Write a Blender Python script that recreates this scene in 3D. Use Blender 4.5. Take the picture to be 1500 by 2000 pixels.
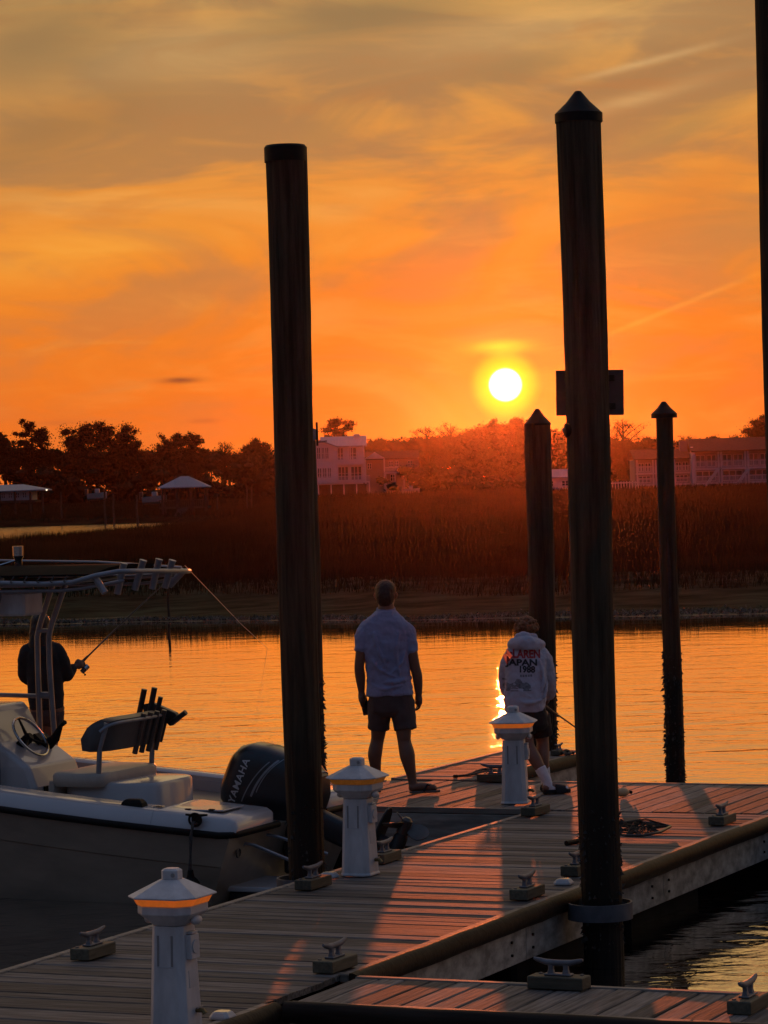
import bpy, bmesh, math, random
import numpy as np
from mathutils import Vector, Matrix
from mathutils.bvhtree import BVHTree

for o in list(bpy.data.objects):
    bpy.data.objects.remove(o, do_unlink=True)
random.seed(7)
rng = np.random.default_rng(11)
R = math.radians
S = bpy.context.scene
COL = S.collection

# ------------------------------------------------------------------ camera
F = 5950.0                     # focal length in photograph pixels (1500 x 2000)
EYE = Vector((0, 0, 3.1))      # water is z = 0, the floating docks' decks z = 0.45
DECK = 0.45
PITCH, ROLL = 55 / F, R(-1.7)
CAMROT = Matrix.Rotation(math.pi / 2 - PITCH, 3, 'X') @ Matrix.Rotation(ROLL, 3, 'Z')
cam = bpy.data.cameras.new('camera')
cam.sensor_fit = 'VERTICAL'
cam.sensor_height = 36
cam.lens = F / 2000 * 36
cam.clip_start = 0.3
cam.clip_end = 9000
camo = bpy.data.objects.new('camera', cam)
camo.matrix_world = Matrix.Translation(EYE) @ CAMROT.to_4x4()
COL.objects.link(camo)
S.camera = camo

def ray(x, y):
    return CAMROT @ Vector(((x - 750) / F, -(y - 1000) / F, -1))
def at_z(x, y, z):
    d = ray(x, y); return EYE + d * ((z - EYE.z) / d.z)
def at_y(x, y, Y):
    d = ray(x, y); return EYE + d * (Y / d.y)

# ------------------------------------------------------------------ light
EXPO = 0.0
SUN_AZ, SUN_EL = R(2.35), R(1.79)       # azimuth right of +Y, elevation
SUND = Vector((math.sin(SUN_AZ) * math.cos(SUN_EL), math.cos(SUN_AZ) * math.cos(SUN_EL), math.sin(SUN_EL)))
S.view_settings.view_transform = 'Standard'
S.view_settings.look = 'None'
S.view_settings.gamma = 1
S.view_settings.use_curve_mapping = False
S.view_settings.exposure = EXPO
S.render.engine = 'CYCLES'
S.cycles.use_denoising = True
S.cycles.volume_bounces = 0
S.cycles.max_bounces = 6
S.cycles.diffuse_bounces = 2
S.cycles.glossy_bounces = 3
S.cycles.transmission_bounces = 4
S.cycles.transparent_max_bounces = 12
S.cycles.sample_clamp_indirect = 4

sl = bpy.data.lights.new('sun', 'SUN')
sl.energy = 2.0
sl.angle = R(0.53)
sl.color = (1.0, 0.19, 0.05)
so = bpy.data.objects.new('sun', sl)
so.rotation_euler = (-SUND).to_track_quat('-Z', 'Y').to_euler()
so.location = (0, 0, 50)
COL.objects.link(so)

W = bpy.data.worlds.new('World')
S.world = W
W.use_nodes = True
nt = W.node_tree
nt.nodes.clear()
def N(t, **kw):
    n = nt.nodes.new(t)
    for k, v in kw.items(): setattr(n, k, v)
    return n
def L(a, b): nt.links.new(a, b)
def mth(op, a, b=None, c=None, clamp=False):
    n = N('ShaderNodeMath', operation=op, use_clamp=clamp)
    for i, v in enumerate((a, b, c)):
        if v is None: continue
        if isinstance(v, (int, float)): n.inputs[i].default_value = v
        else: L(v, n.inputs[i])
    return n.outputs[0]
def mixc(fac, a, b, blend='MIX'):
    n = N('ShaderNodeMix', data_type='RGBA', blend_type=blend)
    n.clamp_factor = True
    for k, v in ((0, fac), (6, a), (7, b)):
        if isinstance(v, (int, float)): n.inputs[k].default_value = v
        elif isinstance(v, tuple): n.inputs[k].default_value = (*v, 1)
        else: L(v, n.inputs[k])
    return n.outputs[2]
def smooth(v, a, b):
    n = N('ShaderNodeMapRange', interpolation_type='SMOOTHSTEP')
    L(v, n.inputs[0]); n.inputs[1].default_value = a; n.inputs[2].default_value = b
    return n.outputs[0]
tc = N('ShaderNodeTexCoord')
sep = N('ShaderNodeSeparateXYZ'); L(tc.outputs['Generated'], sep.inputs[0])
el = mth('MULTIPLY', mth('ARCSINE', sep.outputs[2]), 57.2958)
az = mth('MULTIPLY', mth('ARCTAN2', sep.outputs[0], sep.outputs[1]), 57.2958)
elp = mth('MAXIMUM', el, 0.0)
fac = mth('SQRT', mth('DIVIDE', elp, 90.0))
# large soft cirrus bands, drawn in direction space (stretched along the horizon)
mp = N('ShaderNodeMapping'); L(tc.outputs['Generated'], mp.inputs[0])
mp.inputs['Scale'].default_value = (9, 2.0, 30); mp.inputs['Rotation'].default_value = (0, R(-16), 0)
n1 = N('ShaderNodeTexNoise'); L(mp.outputs[0], n1.inputs['Vector'])
n1.inputs['Scale'].default_value = 1.0; n1.inputs['Detail'].default_value = 5; n1.inputs['Roughness'].default_value = .52; n1.inputs['Distortion'].default_value = 1.0
mp2 = N('ShaderNodeMapping'); L(tc.outputs['Generated'], mp2.inputs[0])
mp2.inputs['Scale'].default_value = (18, 5, 95); mp2.inputs['Rotation'].default_value = (0, R(-9), 0)
n2 = N('ShaderNodeTexNoise'); L(mp2.outputs[0], n2.inputs['Vector'])
n2.inputs['Scale'].default_value = 1.0; n2.inputs['Detail'].default_value = 6; n2.inputs['Roughness'].default_value = .55; n2.inputs['Distortion'].default_value = .6
ramp = N('ShaderNodeValToRGB')
def stops(r, lst):
    e = r.color_ramp.elements
    while len(e) > 1: e.remove(e[-1])
    e[0].position = lst[0][0]; e[0].color = (*lst[0][1], 1)
    for p, c in lst[1:]:
        x = e.new(p); x.color = (*c, 1)
sq = lambda d: math.sqrt(d / 90)
stops(ramp, [(0, (.80, .17, .026)), (sq(1.5), (.85, .18, .016)), (sq(3), (.86, .215, .018)), (sq(4.5), (.86, .27, .028)),
             (sq(6.5), (.76, .30, .055)), (sq(9), (.58, .31, .095)), (sq(13), (1.15, .80, .31)), (sq(22), (1.0, .76, .40)),  # sky above the view brightened past the visible sky to lift the water
             (sq(38), (.34, .36, .42)), (sq(60), (.13, .27, .52)), (1, (.11, .26, .55))])
L(fac, ramp.inputs[0])
west = ramp.outputs[0]
# cloud shading grows with height above the horizon
amp = smooth(el, -1.0, 8.0)
dark = smooth(n1.outputs[0], .56, .40)
west = mixc(mth('MULTIPLY', mth('MULTIPLY', dark, amp), .80), west, (.34, .185, .082))
lite = smooth(n1.outputs[0], .52, .70)
west = mixc(mth('MULTIPLY', lite, mth('MULTIPLY_ADD', amp, .38, .14)), west, (.88, .42, .10))
fine = smooth(n2.outputs[0], .50, .72)
west = mixc(mth('MULTIPLY', fine, .26), west, (.90, .36, .06))
fined = smooth(n2.outputs[0], .50, .30)
west = mixc(mth('MULTIPLY', fined, mth('MULTIPLY_ADD', amp, .22, .14)), west, (.50, .19, .055))
# single cloud streaks: azimuth, elevation, tilt, half length, half width (degrees), colour, strength
def streak(w, px, py, tilt, hl, hw, colr, k, ragged=True):
    d = ray(px, py); d.normalize()
    a0 = math.degrees(math.atan2(d.x, d.y)); e0 = math.degrees(math.asin(d.z))
    u = mth('SUBTRACT', az, a0); v = mth('SUBTRACT', el, e0)
    c, s = math.cos(R(tilt)), math.sin(R(tilt))
    p = mth('ADD', mth('MULTIPLY', u, c / hl), mth('MULTIPLY', v, s / hl))
    q = mth('ADD', mth('MULTIPLY', u, -s / hw), mth('MULTIPLY', v, c / hw))
    rr = mth('ADD', mth('MULTIPLY', p, p), mth('MULTIPLY', q, q))
    g = mth('EXPONENT', mth('MULTIPLY', rr, -1.0))
    if ragged: g = mth('MULTIPLY', g, mth('MULTIPLY_ADD', n2.outputs[0], 2.2, -.2))
    return mixc(mth('MULTIPLY', g, k, clamp=True), w, colr)
west = streak(west, 350, 743, 0, .36, .055, (.22, .06, .025), .85)
west = streak(west, 398, 822, 0, .28, .05, (.45, .10, .03), .6)
west = streak(west, 120, 825, 0, .5, .06, (.55, .13, .03), .5)
west = streak(west, 1260, 122, 12, 1.3, .07, (.76, .47, .19), .5)
west = streak(west, 1240, 195, 14, 1.5, .14, (.80, .46, .17), .45)
west = streak(west, 1320, 600, 20, 1.5, .05, (.95, .36, .05), .5)
west = streak(west, 330, 110, 6, 2.2, .55, (.80, .47, .17), .5)
west = streak(west, 1050, 60, 5, 2.8, .5, (.72, .43, .16), .45)
west = streak(west, 60, 90, 12, 2.2, 1.1, (.26, .165, .075), .8, False)
west = streak(west, 700, 30, 6, 2.4, .45, (.30, .19, .08), .75, False)
west = streak(west, 1010, 130, 10, 1.3, .28, (.38, .215, .08), .6)
west = streak(west, 120, 250, 20, 2.4, .5, (.36, .18, .06), .6)
west = streak(west, 1330, 250, 18, 1.5, .3, (.48, .25, .075), .6)
west = streak(west, 80, 280, 16, 1.9, .4, (.42, .20, .065), .6)
west = streak(west, 640, 250, 35, .9, .3, (.50, .24, .07), .5)
west = streak(west, 150, 340, 18, 2.5, .35, (.50, .22, .06), .5)
west = streak(west, 1330, 400, 30, 1.7, .5, (.72, .22, .035), .55)
west = streak(west, 760, 560, 4, 1.6, .5, (.78, .19, .025), .5)
west = streak(west, 100, 500, 8, 2.2, .4, (.95, .40, .05), .45)
# away from the sunset: clear dusk sky
sky = N('ShaderNodeTexSky', sky_type='NISHITA')
sky.sun_disc = False
sky.sun_elevation = SUN_EL
sky.sun_rotation = SUN_AZ
sky.air_density = 1.2; sky.dust_density = 2.0; sky.ozone_density = 2.0
nish = mixc(1.0, sky.outputs[0], (.05, .05, .05), 'MULTIPLY')
dots = mth('ADD', mth('MULTIPLY', sep.outputs[0], SUND.x), mth('MULTIPLY', sep.outputs[1], SUND.y))
wf = smooth(dots, -.15, .75)
east = mixc(.65, nish, mixc(smooth(el, 0, 45), (.072, .064, .08), (.115, .19, .34)))
col = mixc(wf, east, west)
# the sun and its aureole
dp = N('ShaderNodeVectorMath', operation='DOT_PRODUCT'); L(tc.outputs['Generated'], dp.inputs[0]); dp.inputs[1].default_value = SUND
ang = mth('MULTIPLY', mth('ARCCOSINE', mth('MINIMUM', dp.outputs['Value'], 1.0)), 57.2958)
def addc(a, fac_, colr):
    n = N('ShaderNodeMix', data_type='RGBA', blend_type='ADD'); n.clamp_factor = False
    L(fac_, n.inputs[0]); L(a, n.inputs[6]); n.inputs[7].default_value = (*colr, 1)
    return n.outputs[2]
wide = mth('EXPONENT', mth('MULTIPLY', ang, -.30))
col = addc(col, wide, (-.42, -.21, -.055))      # sky darkened round the sun to offset the haze glow in front of it
halo = smooth(ang, .74, .24)
col = addc(col, halo, (.30, .62, -.005))
disc = smooth(ang, .34, .22)
col = addc(col, disc, (7, 5.6, 3.4))
pil = N('ShaderNodeRGB'); pil.outputs[0].default_value = (0, 0, 0, 1)
pl = streak(pil.outputs[0], 980, 677, 0, .48, .12, (1, 1, 1), .9)
plv = N('ShaderNodeRGBToBW'); L(pl, plv.inputs[0])
col = addc(col, plv.outputs[0], (.12, .42, .01))
# below the horizon
gnd = smooth(el, -.6, -6.0)
col = mixc(gnd, col, (.05, .04, .03))
K = 10.0 / (2 ** EXPO)
col = mixc(1.0, col, (K, K, K), 'MULTIPLY')
bg = N('ShaderNodeBackground'); L(col, bg.inputs[0]); bg.inputs[1].default_value = 0.1
wo = N('ShaderNodeOutputWorld'); L(bg.outputs[0], wo.inputs[0])
W.cycles.sampling_method = 'MANUAL'
W.cycles.sample_map_resolution = 2048

# ------------------------------------------------------------------ materials
MATS = {}
def mat(name, colr, rough=.6, metal=0., var=.25, ns=6., stretch=(1, 1, 1), bump=0., bs=None, rand=0., spec=.5, coat=0., col2=None, trans=0., bdist=.01, emis=None, thr=(.35, .65)):
    m = bpy.data.materials.new(name); m.use_nodes = True
    t = m.node_tree; n = t.nodes; l = t.links
    b = n['Principled BSDF']
    b.inputs['Roughness'].default_value = rough; b.inputs['Metallic'].default_value = metal
    b.inputs['Specular IOR Level'].default_value = spec; b.inputs['Coat Weight'].default_value = coat
    tcn = n.new('ShaderNodeTexCoord'); mpn = n.new('ShaderNodeMapping'); l.new(tcn.outputs['Object'], mpn.inputs[0])
    mpn.inputs['Scale'].default_value = stretch
    oi = n.new('ShaderNodeObjectInfo')
    if rand:
        vm = n.new('ShaderNodeVectorMath'); vm.operation = 'MULTIPLY_ADD'
        l.new(oi.outputs['Random'], vm.inputs[0]); vm.inputs[1].default_value = (37, 53, 71); l.new(mpn.outputs[0], vm.inputs[2])
        vec = vm.outputs[0]
    else: vec = mpn.outputs[0]
    nz = n.new('ShaderNodeTexNoise'); nz.inputs['Scale'].default_value = ns; nz.inputs['Detail'].default_value = 6; nz.inputs['Roughness'].default_value = .6
    l.new(vec, nz.inputs['Vector'])
    rp = n.new('ShaderNodeValToRGB'); e = rp.color_ramp.elements
    c2 = col2 or tuple(min(1, c * (1 + var)) for c in colr)
    c1 = tuple(c * (1 - var) for c in colr)
    e[0].position, e[1].position = thr
    e[0].color = (*c1, 1); e[1].color = (*c2, 1)
    l.new(nz.outputs[0], rp.inputs[0])
    out = rp.outputs[0]
    if rand:
        hs = n.new('ShaderNodeHueSaturation'); mr = n.new('ShaderNodeMapRange'); l.new(oi.outputs['Random'], mr.inputs[0])
        mr.inputs[3].default_value = 1 - rand; mr.inputs[4].default_value = 1 + rand
        l.new(mr.outputs[0], hs.inputs['Value']); l.new(out, hs.inputs['Color']); out = hs.outputs[0]
    l.new(out, b.inputs['Base Color'])
    if bump:
        bz = n.new('ShaderNodeTexNoise'); bz.inputs['Scale'].default_value = bs or ns * 3; bz.inputs['Detail'].default_value = 5
        l.new(vec, bz.inputs['Vector'])
        bn = n.new('ShaderNodeBump'); bn.inputs['Strength'].default_value = bump; bn.inputs['Distance'].default_value = bdist
        l.new(bz.outputs[0], bn.inputs['Height']); l.new(bn.outputs[0], b.inputs['Normal'])
    if trans:
        tr = n.new('ShaderNodeBsdfTranslucent'); mx = n.new('ShaderNodeMixShader'); mx.inputs[0].default_value = trans
        l.new(out, tr.inputs[0]); l.new(b.outputs[0], mx.inputs[1]); l.new(tr.outputs[0], mx.inputs[2])
        l.new(mx.outputs[0], n['Material Output'].inputs[0])
    if emis:
        b.inputs['Emission Color'].default_value = (*emis[0], 1); b.inputs['Emission Strength'].default_value = emis[1]
    MATS[name] = m
    return m
mat('deck_wood', (.15, .13, .115), .72, var=.45, ns=5, stretch=(.6, 9, 9), bump=.45, bs=9, rand=.42, bdist=.006, spec=.10)
mat('trim_wood', (.20, .17, .14), .65, spec=.25, var=.35, ns=4, stretch=(.5, 6, 6), bump=.4, bs=9, rand=.2, bdist=.005)
mat('fascia_wood', (.30, .275, .235), .8, var=.45, ns=2.2, stretch=(.6, 3, 5), bump=.3, bs=9, rand=.15, bdist=.006)
mat('block_wood', (.09, .08, .052), .7, var=.3, ns=6, stretch=(1, 8, 8), bump=.4, bs=8, rand=.25, bdist=.004)
mat('pile_wood', (.055, .037, .023), .9, spec=.15, var=.45, ns=3.5, stretch=(6, 6, .35), bump=1., bs=5, rand=.15, bdist=.022)
mat('pile_wet', (.018, .014, .011), .75, var=.5, ns=12, bump=.8, bs=16, bdist=.02)
mat('shell', (.11, .10, .085), .8, var=.7, ns=20)  # pale tone stands in for sky reflected along the wet waterline
mat('oyster', (.028, .024, .02), .8, var=.7, ns=20)
mat('black_plastic', (.006, .0055, .0055), .6, spec=.18, var=.3, ns=8, bump=.15, bs=30)
mat('rub_vinyl', (.022, .016, .012), .6, spec=.12, var=.4, ns=5, stretch=(.4, 4, 4), bump=.3, bs=12)
mat('float_black', (.01, .01, .01), .8, spec=.1, var=.4, ns=5)
mat('galv', (.14, .145, .165), .6, .3, var=.25, ns=12, bump=.15, bs=50)
mat('hoop_paint', (.07, .073, .085), .65, .0, var=.25, ns=9, bump=.1)
mat('alu', (.24, .25, .28), .5, .7, var=.12, ns=8)
mat('chrome', (.45, .46, .48), .2, 1., var=.05)
mat('ped_white', (.50, .49, .50), .5, var=.16, ns=5, bump=.06, bs=60, stretch=(2, 2, .7), col2=(.58, .57, .58))
mat('ped_grey', (.42, .43, .45), .5, var=.1, ns=8)
mat('ped_dark', (.22, .21, .21), .5, var=.1)
mat('amber', (.75, .26, .04), .25, var=.25, ns=14, trans=.7, emis=((1, .30, .05), .55))  # glow added to stand in for sunlight coming through the lens
mat('amber_shaded', (.45, .20, .04), .3, var=.35, ns=14, trans=.5, emis=((1, .36, .06), .10))  # darker copy for the lens with little sun through it, faint glow added
mat('brass', (.20, .14, .06), .5, .8)
mat('gel_white', (.44, .42, .43), .25, var=.05, ns=2, coat=.4)
mat('gel_beige', (.24, .185, .135), .35, var=.18, ns=3, stretch=(.5, 1, 1.5), coat=.3)
mat('floor_white', (.45, .45, .48), .6, var=.08)
mat('vinyl_tan', (.40, .35, .30), .5, var=.1, ns=5, bump=.15, bs=30)
mat('vinyl_dark', (.06, .055, .055), .45, var=.2, ns=5, bump=.15, bs=30)
mat('canvas_black', (.010, .010, .011), .95, spec=.03, var=.3, ns=9, bump=.3)
mat('cowl_black', (.012, .012, .015), .32, var=.12, ns=3, coat=.15)
mat('motor_black', (.018, .018, .02), .4, var=.2, ns=5)
mat('steel_dark', (.09, .08, .075), .4, .6, var=.2, ns=8)
mat('lettering', (.50, .50, .52), .4, .3, var=.03)
mat('decal_grey', (.22, .23, .25), .35, .4, var=.05)
mat('rope_dark', (.05, .042, .038), .9, var=.5, ns=60, bump=.8, bs=80)
mat('rope_white', (.35, .33, .30), .9, var=.4, ns=60, bump=.8, bs=80)
mat('skin', (.15, .072, .045), .55, var=.1, ns=8)
mat('skin_pale', (.20, .10, .065), .55, var=.1, ns=8)
mat('hair_brown', (.022, .011, .007), .55, var=.5, ns=40, stretch=(1, 1, .3), bump=.7, bs=60, trans=.15)
mat('hair_blond', (.12, .06, .025), .55, var=.5, ns=50, bump=.9, bs=50, trans=.25)
mat('hair_dark', (.02, .012, .008), .5, var=.5, ns=40, stretch=(1, 1, .2), bump=.6, bs=60, trans=.1)
mat('polo_blue', (.22, .24, .38), .85, var=.08, ns=4, bump=.45, bs=9, bdist=.03, stretch=(1, 1, .6))
mat('hood_white', (.42, .385, .45), .9, var=.06, ns=4, bump=.45, bs=8, bdist=.03)
mat('shorts_brown', (.055, .042, .042), .85, var=.15, ns=5, bump=.3, bs=8, bdist=.02)
mat('cloth_black', (.012, .011, .012), .9, var=.2, ns=6, bump=.3, bs=8, bdist=.02)
mat('sock', (.66, .64, .68), .9, var=.08, ns=30, bump=.3, bs=80)
mat('sole', (.12, .105, .09), .8, var=.2)
mat('print_red', (.34, .03, .035), .8, var=.15, ns=30)
mat('print_black', (.02, .02, .025), .8, var=.15, ns=30)
mat('print_grey', (.17, .16, .18), .8, var=.4, ns=40)
mat('rod_black', (.03, .026, .022), .35, var=.2)
mat('cork', (.12, .07, .04), .8, var=.3, ns=40)
mat('line', (.45, .40, .36), .4, var=.05)
mat('net_mesh', (.035, .028, .022), .9, var=.3, ns=30)
mat('sign_back', (.09, .05, .04), .6, var=.2, ns=6)
mat('mud', (.022, .021, .012), .95, spec=.02, var=.55, ns=1.1, stretch=(.5, 1.5, 1), bump=.6, bs=5, bdist=.05, col2=(.05, .05, .028))
mat('marsh_soil', (.018, .014, .008), .95, spec=.0, var=.5, ns=.4)
mat('grass', (.030, .022, .0115), .85, var=.5, ns=.35, trans=.25, spec=.02)
mat('weed', (.025, .022, .011), .9, spec=.05, var=.5, ns=3)
mat('leaf', (.030, .028, .017), 1., var=.45, ns=.5, spec=.0, trans=.06, rand=.2)
mat('leaf_pine', (.026, .026, .016), 1., var=.45, ns=.5, spec=.0, trans=.06, rand=.2)
mat('leaf_bare', (.035, .026, .018), 1., var=.4, ns=.5, spec=.0, trans=.05, rand=.2)
mat('bark', (.022, .015, .011), 1., spec=0, var=.4, ns=3, stretch=(3, 3, .6))
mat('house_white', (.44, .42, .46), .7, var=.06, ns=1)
mat('house_grey', (.17, .15, .155), .75, var=.1, ns=1)
mat('house_tan', (.20, .16, .14), .75, var=.08, ns=1)
mat('roof_metal', (.22, .24, .29), .6, .0, var=.08, ns=1, stretch=(4, .3, 1))
mat('roof_shingle', (.05, .038, .034), .95, spec=.05, var=.3, ns=3)
mat('glass_dark', (.03, .028, .03), .12, var=.1, coat=.5)
mat('timber_far', (.06, .048, .037), .95, spec=.05, var=.3, ns=2)
mat('boat_far', (.3, .29, .3), .4, var=.1)
mat('cover_red', (.35, .06, .04), .6)
mat('solar_top', (.62, .60, .52), .12, .2, var=.1)
mat('ball_sunlit', (.75, .42, .2), .5, var=.1)  # pale float with the sun's orange put into its colour
# mud and pile colours depend on height: wet near the water
def wet_by_height(m, z0, z1, dark, rough_wet):
    t = m.node_tree; n = t.nodes; l = t.links; b = n['Principled BSDF']
    g = n.new('ShaderNodeNewGeometry'); s = n.new('ShaderNodeSeparateXYZ'); l.new(g.outputs['Position'], s.inputs[0])
    nz = n.new('ShaderNodeTexNoise'); nz.inputs['Scale'].default_value = 4; l.new(g.outputs['Position'], nz.inputs['Vector'])
    ad = n.new('ShaderNodeMath'); ad.operation = 'MULTIPLY_ADD'; l.new(nz.outputs[0], ad.inputs[0]); ad.inputs[1].default_value = (z1 - z0) * .6; l.new(s.outputs[2], ad.inputs[2])
    mr = n.new('ShaderNodeMapRange'); mr.interpolation_type = 'SMOOTHSTEP'; l.new(ad.outputs[0], mr.inputs[0]); mr.inputs[1].default_value = z0; mr.inputs[2].default_value = z1
    mx = n.new('ShaderNodeMix'); mx.data_type = 'RGBA'
    src = b.inputs['Base Color'].links[0].from_socket
    l.new(mr.outputs[0], mx.inputs[0]); mx.inputs[6].default_value = (*dark, 1); l.new(src, mx.inputs[7]); l.new(mx.outputs[2], b.inputs['Base Color'])
    mr2 = n.new('ShaderNodeMapRange'); l.new(mr.outputs[0], mr2.inputs[0]); mr2.inputs[3].default_value = rough_wet; mr2.inputs[4].default_value = b.inputs['Roughness'].default_value
    l.new(mr2.outputs[0], b.inputs['Roughness'])
wet_by_height(MATS['pile_wood'], 1.15, 1.75, (.017, .013, .010), .6)
wet_by_height(MATS['mud'], .012, .05, (.03, .027, .021), .35)

# grey-brown tidal water, its bed does not show
wm = bpy.data.materials.new('water'); wm.use_nodes = True; MATS['water'] = wm
t = wm.node_tree; n = t.nodes; l = t.links; b = n['Principled BSDF']
b.inputs['Base Color'].default_value = (.012, .011, .009, 1); b.inputs['Roughness'].default_value = .03
b.inputs['IOR'].default_value = 1.33; b.inputs['Specular IOR Level'].default_value = .5
g = n.new('ShaderNodeTexCoord')
# the water lies calm in the lee of the mud bank and is ruffled in the open channel and the creek beyond
sp_ = n.new('ShaderNodeSeparateXYZ'); l.new(g.outputs['Object'], sp_.inputs[0])
m1 = n.new('ShaderNodeMapRange'); l.new(sp_.outputs[1], m1.inputs[0]); m1.inputs[1].default_value = 38; m1.inputs[2].default_value = 60; m1.inputs[3].default_value = 1; m1.inputs[4].default_value = .13
m2 = n.new('ShaderNodeMapRange'); l.new(sp_.outputs[1], m2.inputs[0]); m2.inputs[1].default_value = 100; m2.inputs[2].default_value = 130; m2.inputs[3].default_value = 0; m2.inputs[4].default_value = 2.5
mm_ = n.new('ShaderNodeMath'); mm_.operation = 'MAXIMUM'; l.new(m1.outputs[0], mm_.inputs[0]); l.new(m2.outputs[0], mm_.inputs[1]); calm = mm_.outputs[0]
prev = None
for sc_, st, dist, det in (((.75, 1.15, 1), .9, .024, 4), ((3.2, 5.0, 1), .85, .006, 4), ((.16, .25, 1), .5, .03, 2)):
    mpn = n.new('ShaderNodeMapping'); l.new(g.outputs['Object'], mpn.inputs[0]); mpn.inputs['Scale'].default_value = sc_; mpn.inputs['Rotation'].default_value = (0, 0, R(4))
    nz = n.new('ShaderNodeTexNoise'); nz.inputs['Scale'].default_value = 1; nz.inputs['Detail'].default_value = det; nz.inputs['Distortion'].default_value = .5; l.new(mpn.outputs[0], nz.inputs['Vector'])
    bn = n.new('ShaderNodeBump'); bn.inputs['Strength'].default_value = st; bn.inputs['Distance'].default_value = dist
    l.new(nz.outputs[0], bn.inputs['Height'])
    sm_ = n.new('ShaderNodeMath'); sm_.operation = 'MULTIPLY'; l.new(calm, sm_.inputs[0]); sm_.inputs[1].default_value = st; l.new(sm_.outputs[0], bn.inputs['Strength'])
    if prev: l.new(prev, bn.inputs['Normal'])
    prev = bn.outputs[0]
l.new(prev, b.inputs['Normal'])
gb = n.new('ShaderNodeBsdfGlossy'); gb.inputs['Color'].default_value = (1, 1, 1, 1); gb.inputs['Roughness'].default_value = .03; l.new(prev, gb.inputs['Normal'])
mx = n.new('ShaderNodeMixShader'); lw = n.new('ShaderNodeLayerWeight'); l.new(prev, lw.inputs['Normal']); pw_ = n.new('ShaderNodeMapRange'); pw_.interpolation_type = 'SMOOTHSTEP'; l.new(lw.outputs['Facing'], pw_.inputs[0]); pw_.inputs[1].default_value = .76; pw_.inputs[2].default_value = .93; pw_.inputs[3].default_value = .12; pw_.inputs[4].default_value = 1.0; l.new(pw_.outputs[0], mx.inputs[0]); l.new(b.outputs[0], mx.inputs[1]); l.new(gb.outputs[0], mx.inputs[2]); l.new(mx.outputs[0], n['Material Output'].inputs[0])

# ------------------------------------------------------------------ mesh helpers
class MB:
    def __init__(s): s.v = []; s.f = []
    def add(s, vs, fs):
        o = len(s.v); s.v += [tuple(x) for x in vs]; s.f += [tuple(i + o for i in f) for f in fs]; return s
    def box(s, x0, x1, y0, y1, z0, z1, M_=None):
        vs = [Vector(p) for p in ((x0,y0,z0),(x1,y0,z0),(x1,y1,z0),(x0,y1,z0),(x0,y0,z1),(x1,y0,z1),(x1,y1,z1),(x0,y1,z1))]
        if M_: vs = [M_ @ v for v in vs]
        return s.add(vs, [(0,3,2,1),(4,5,6,7),(0,1,5,4),(1,2,6,5),(2,3,7,6),(3,0,4,7)])
    def rings(s, rs, cap=True, closed=True):
        o = len(s.v); k = len(rs[0])
        for r in rs: s.v += [tuple(p) for p in r]
        for i in range(len(rs) - 1):
            for j in range(k if closed else k - 1):
                a, b_ = o + i * k + j, o + i * k + (j + 1) % k
                s.f.append((a, b_, b_ + k, a + k))
        if cap:
            s.f.append(tuple(o + j for j in range(k))[::-1]); s.f.append(tuple(o + (len(rs) - 1) * k + j for j in range(k)))
        return s
    def tube(s, pts, rad, n=10, cap=True, flat=1.):
        pts = [Vector(p) for p in pts]
        if isinstance(rad, (int, float)): rad = [rad] * len(pts)
        rs = []; up = None
        for i, p in enumerate(pts):
            d = (pts[min(i + 1, len(pts) - 1)] - pts[max(i - 1, 0)]).normalized()
            if up is None:
                up = Vector((0, 0, 1)) if abs(d.z) < .9 else Vector((0, 1, 0))
            x = up.cross(d).normalized(); y = d.cross(x).normalized(); up = y
            rs.append([p + x * rad[i] * math.cos(2 * math.pi * j / n) + y * rad[i] * flat * math.sin(2 * math.pi * j / n) for j in range(n)])
        return s.rings(rs, cap)
    def lathe(s, prof, n=16, c=(0, 0), rot=0):
        return s.rings([[(c[0] + r * math.cos(rot + 2 * math.pi * j / n), c[1] + r * math.sin(rot + 2 * math.pi * j / n), z) for j in range(n)] for r, z in prof])
    def ball(s, c, r, n=12, m=8):
        if isinstance(r, (int, float)): r = (r, r, r)
        rs = []
        for i in range(m + 1):
            t_ = -math.pi / 2 + math.pi * (i + .02) / (m + .04)
            rs.append([(c[0] + r[0] * math.cos(t_) * math.cos(2 * math.pi * j / n), c[1] + r[1] * math.cos(t_) * math.sin(2 * math.pi * j / n), c[2] + r[2] * math.sin(t_)) for j in range(n)])
        return s.rings(rs)
    def prism(s, poly, a0, a1, axis='y'):
        f_ = {'y': lambda p, a: (p[0], a, p[1]), 'x': lambda p, a: (a, p[0], p[1]), 'z': lambda p, a: (p[0], p[1], a)}[axis]
        return s.rings([[f_(p, a0) for p in poly], [f_(p, a1) for p in poly]])
    def mesh(s, name, m, smooth_=False, bevel=0., seg=1):
        me = bpy.data.meshes.new(name); me.from_pydata(s.v, [], s.f); me.validate()
        bm = bmesh.new(); bm.from_mesh(me)
        bmesh.ops.recalc_face_normals(bm, faces=bm.faces)
        if bevel:
            es = [e for e in bm.edges if len(e.link_faces) == 2 and e.calc_face_angle(0) > .5]
            bmesh.ops.bevel(bm, geom=es, offset=bevel, segments=seg, affect='EDGES', profile=.5, clamp_overlap=True)
        bm.to_mesh(me); bm.free()
        if smooth_:
            me.polygons.foreach_set('use_smooth', [True] * len(me.polygons))
            try: me.set_sharp_from_angle(angle=R(45 if smooth_ is True else smooth_))
            except Exception: pass
        me.materials.append(MATS[m] if isinstance(m, str) else m)
        return me
    def build(s, name, m, parent=None, smooth_=False, bevel=0., seg=1, loc=None, rotz=None):
        return link(name, s.mesh(name, m, smooth_, bevel, seg), parent, loc, rotz)
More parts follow.
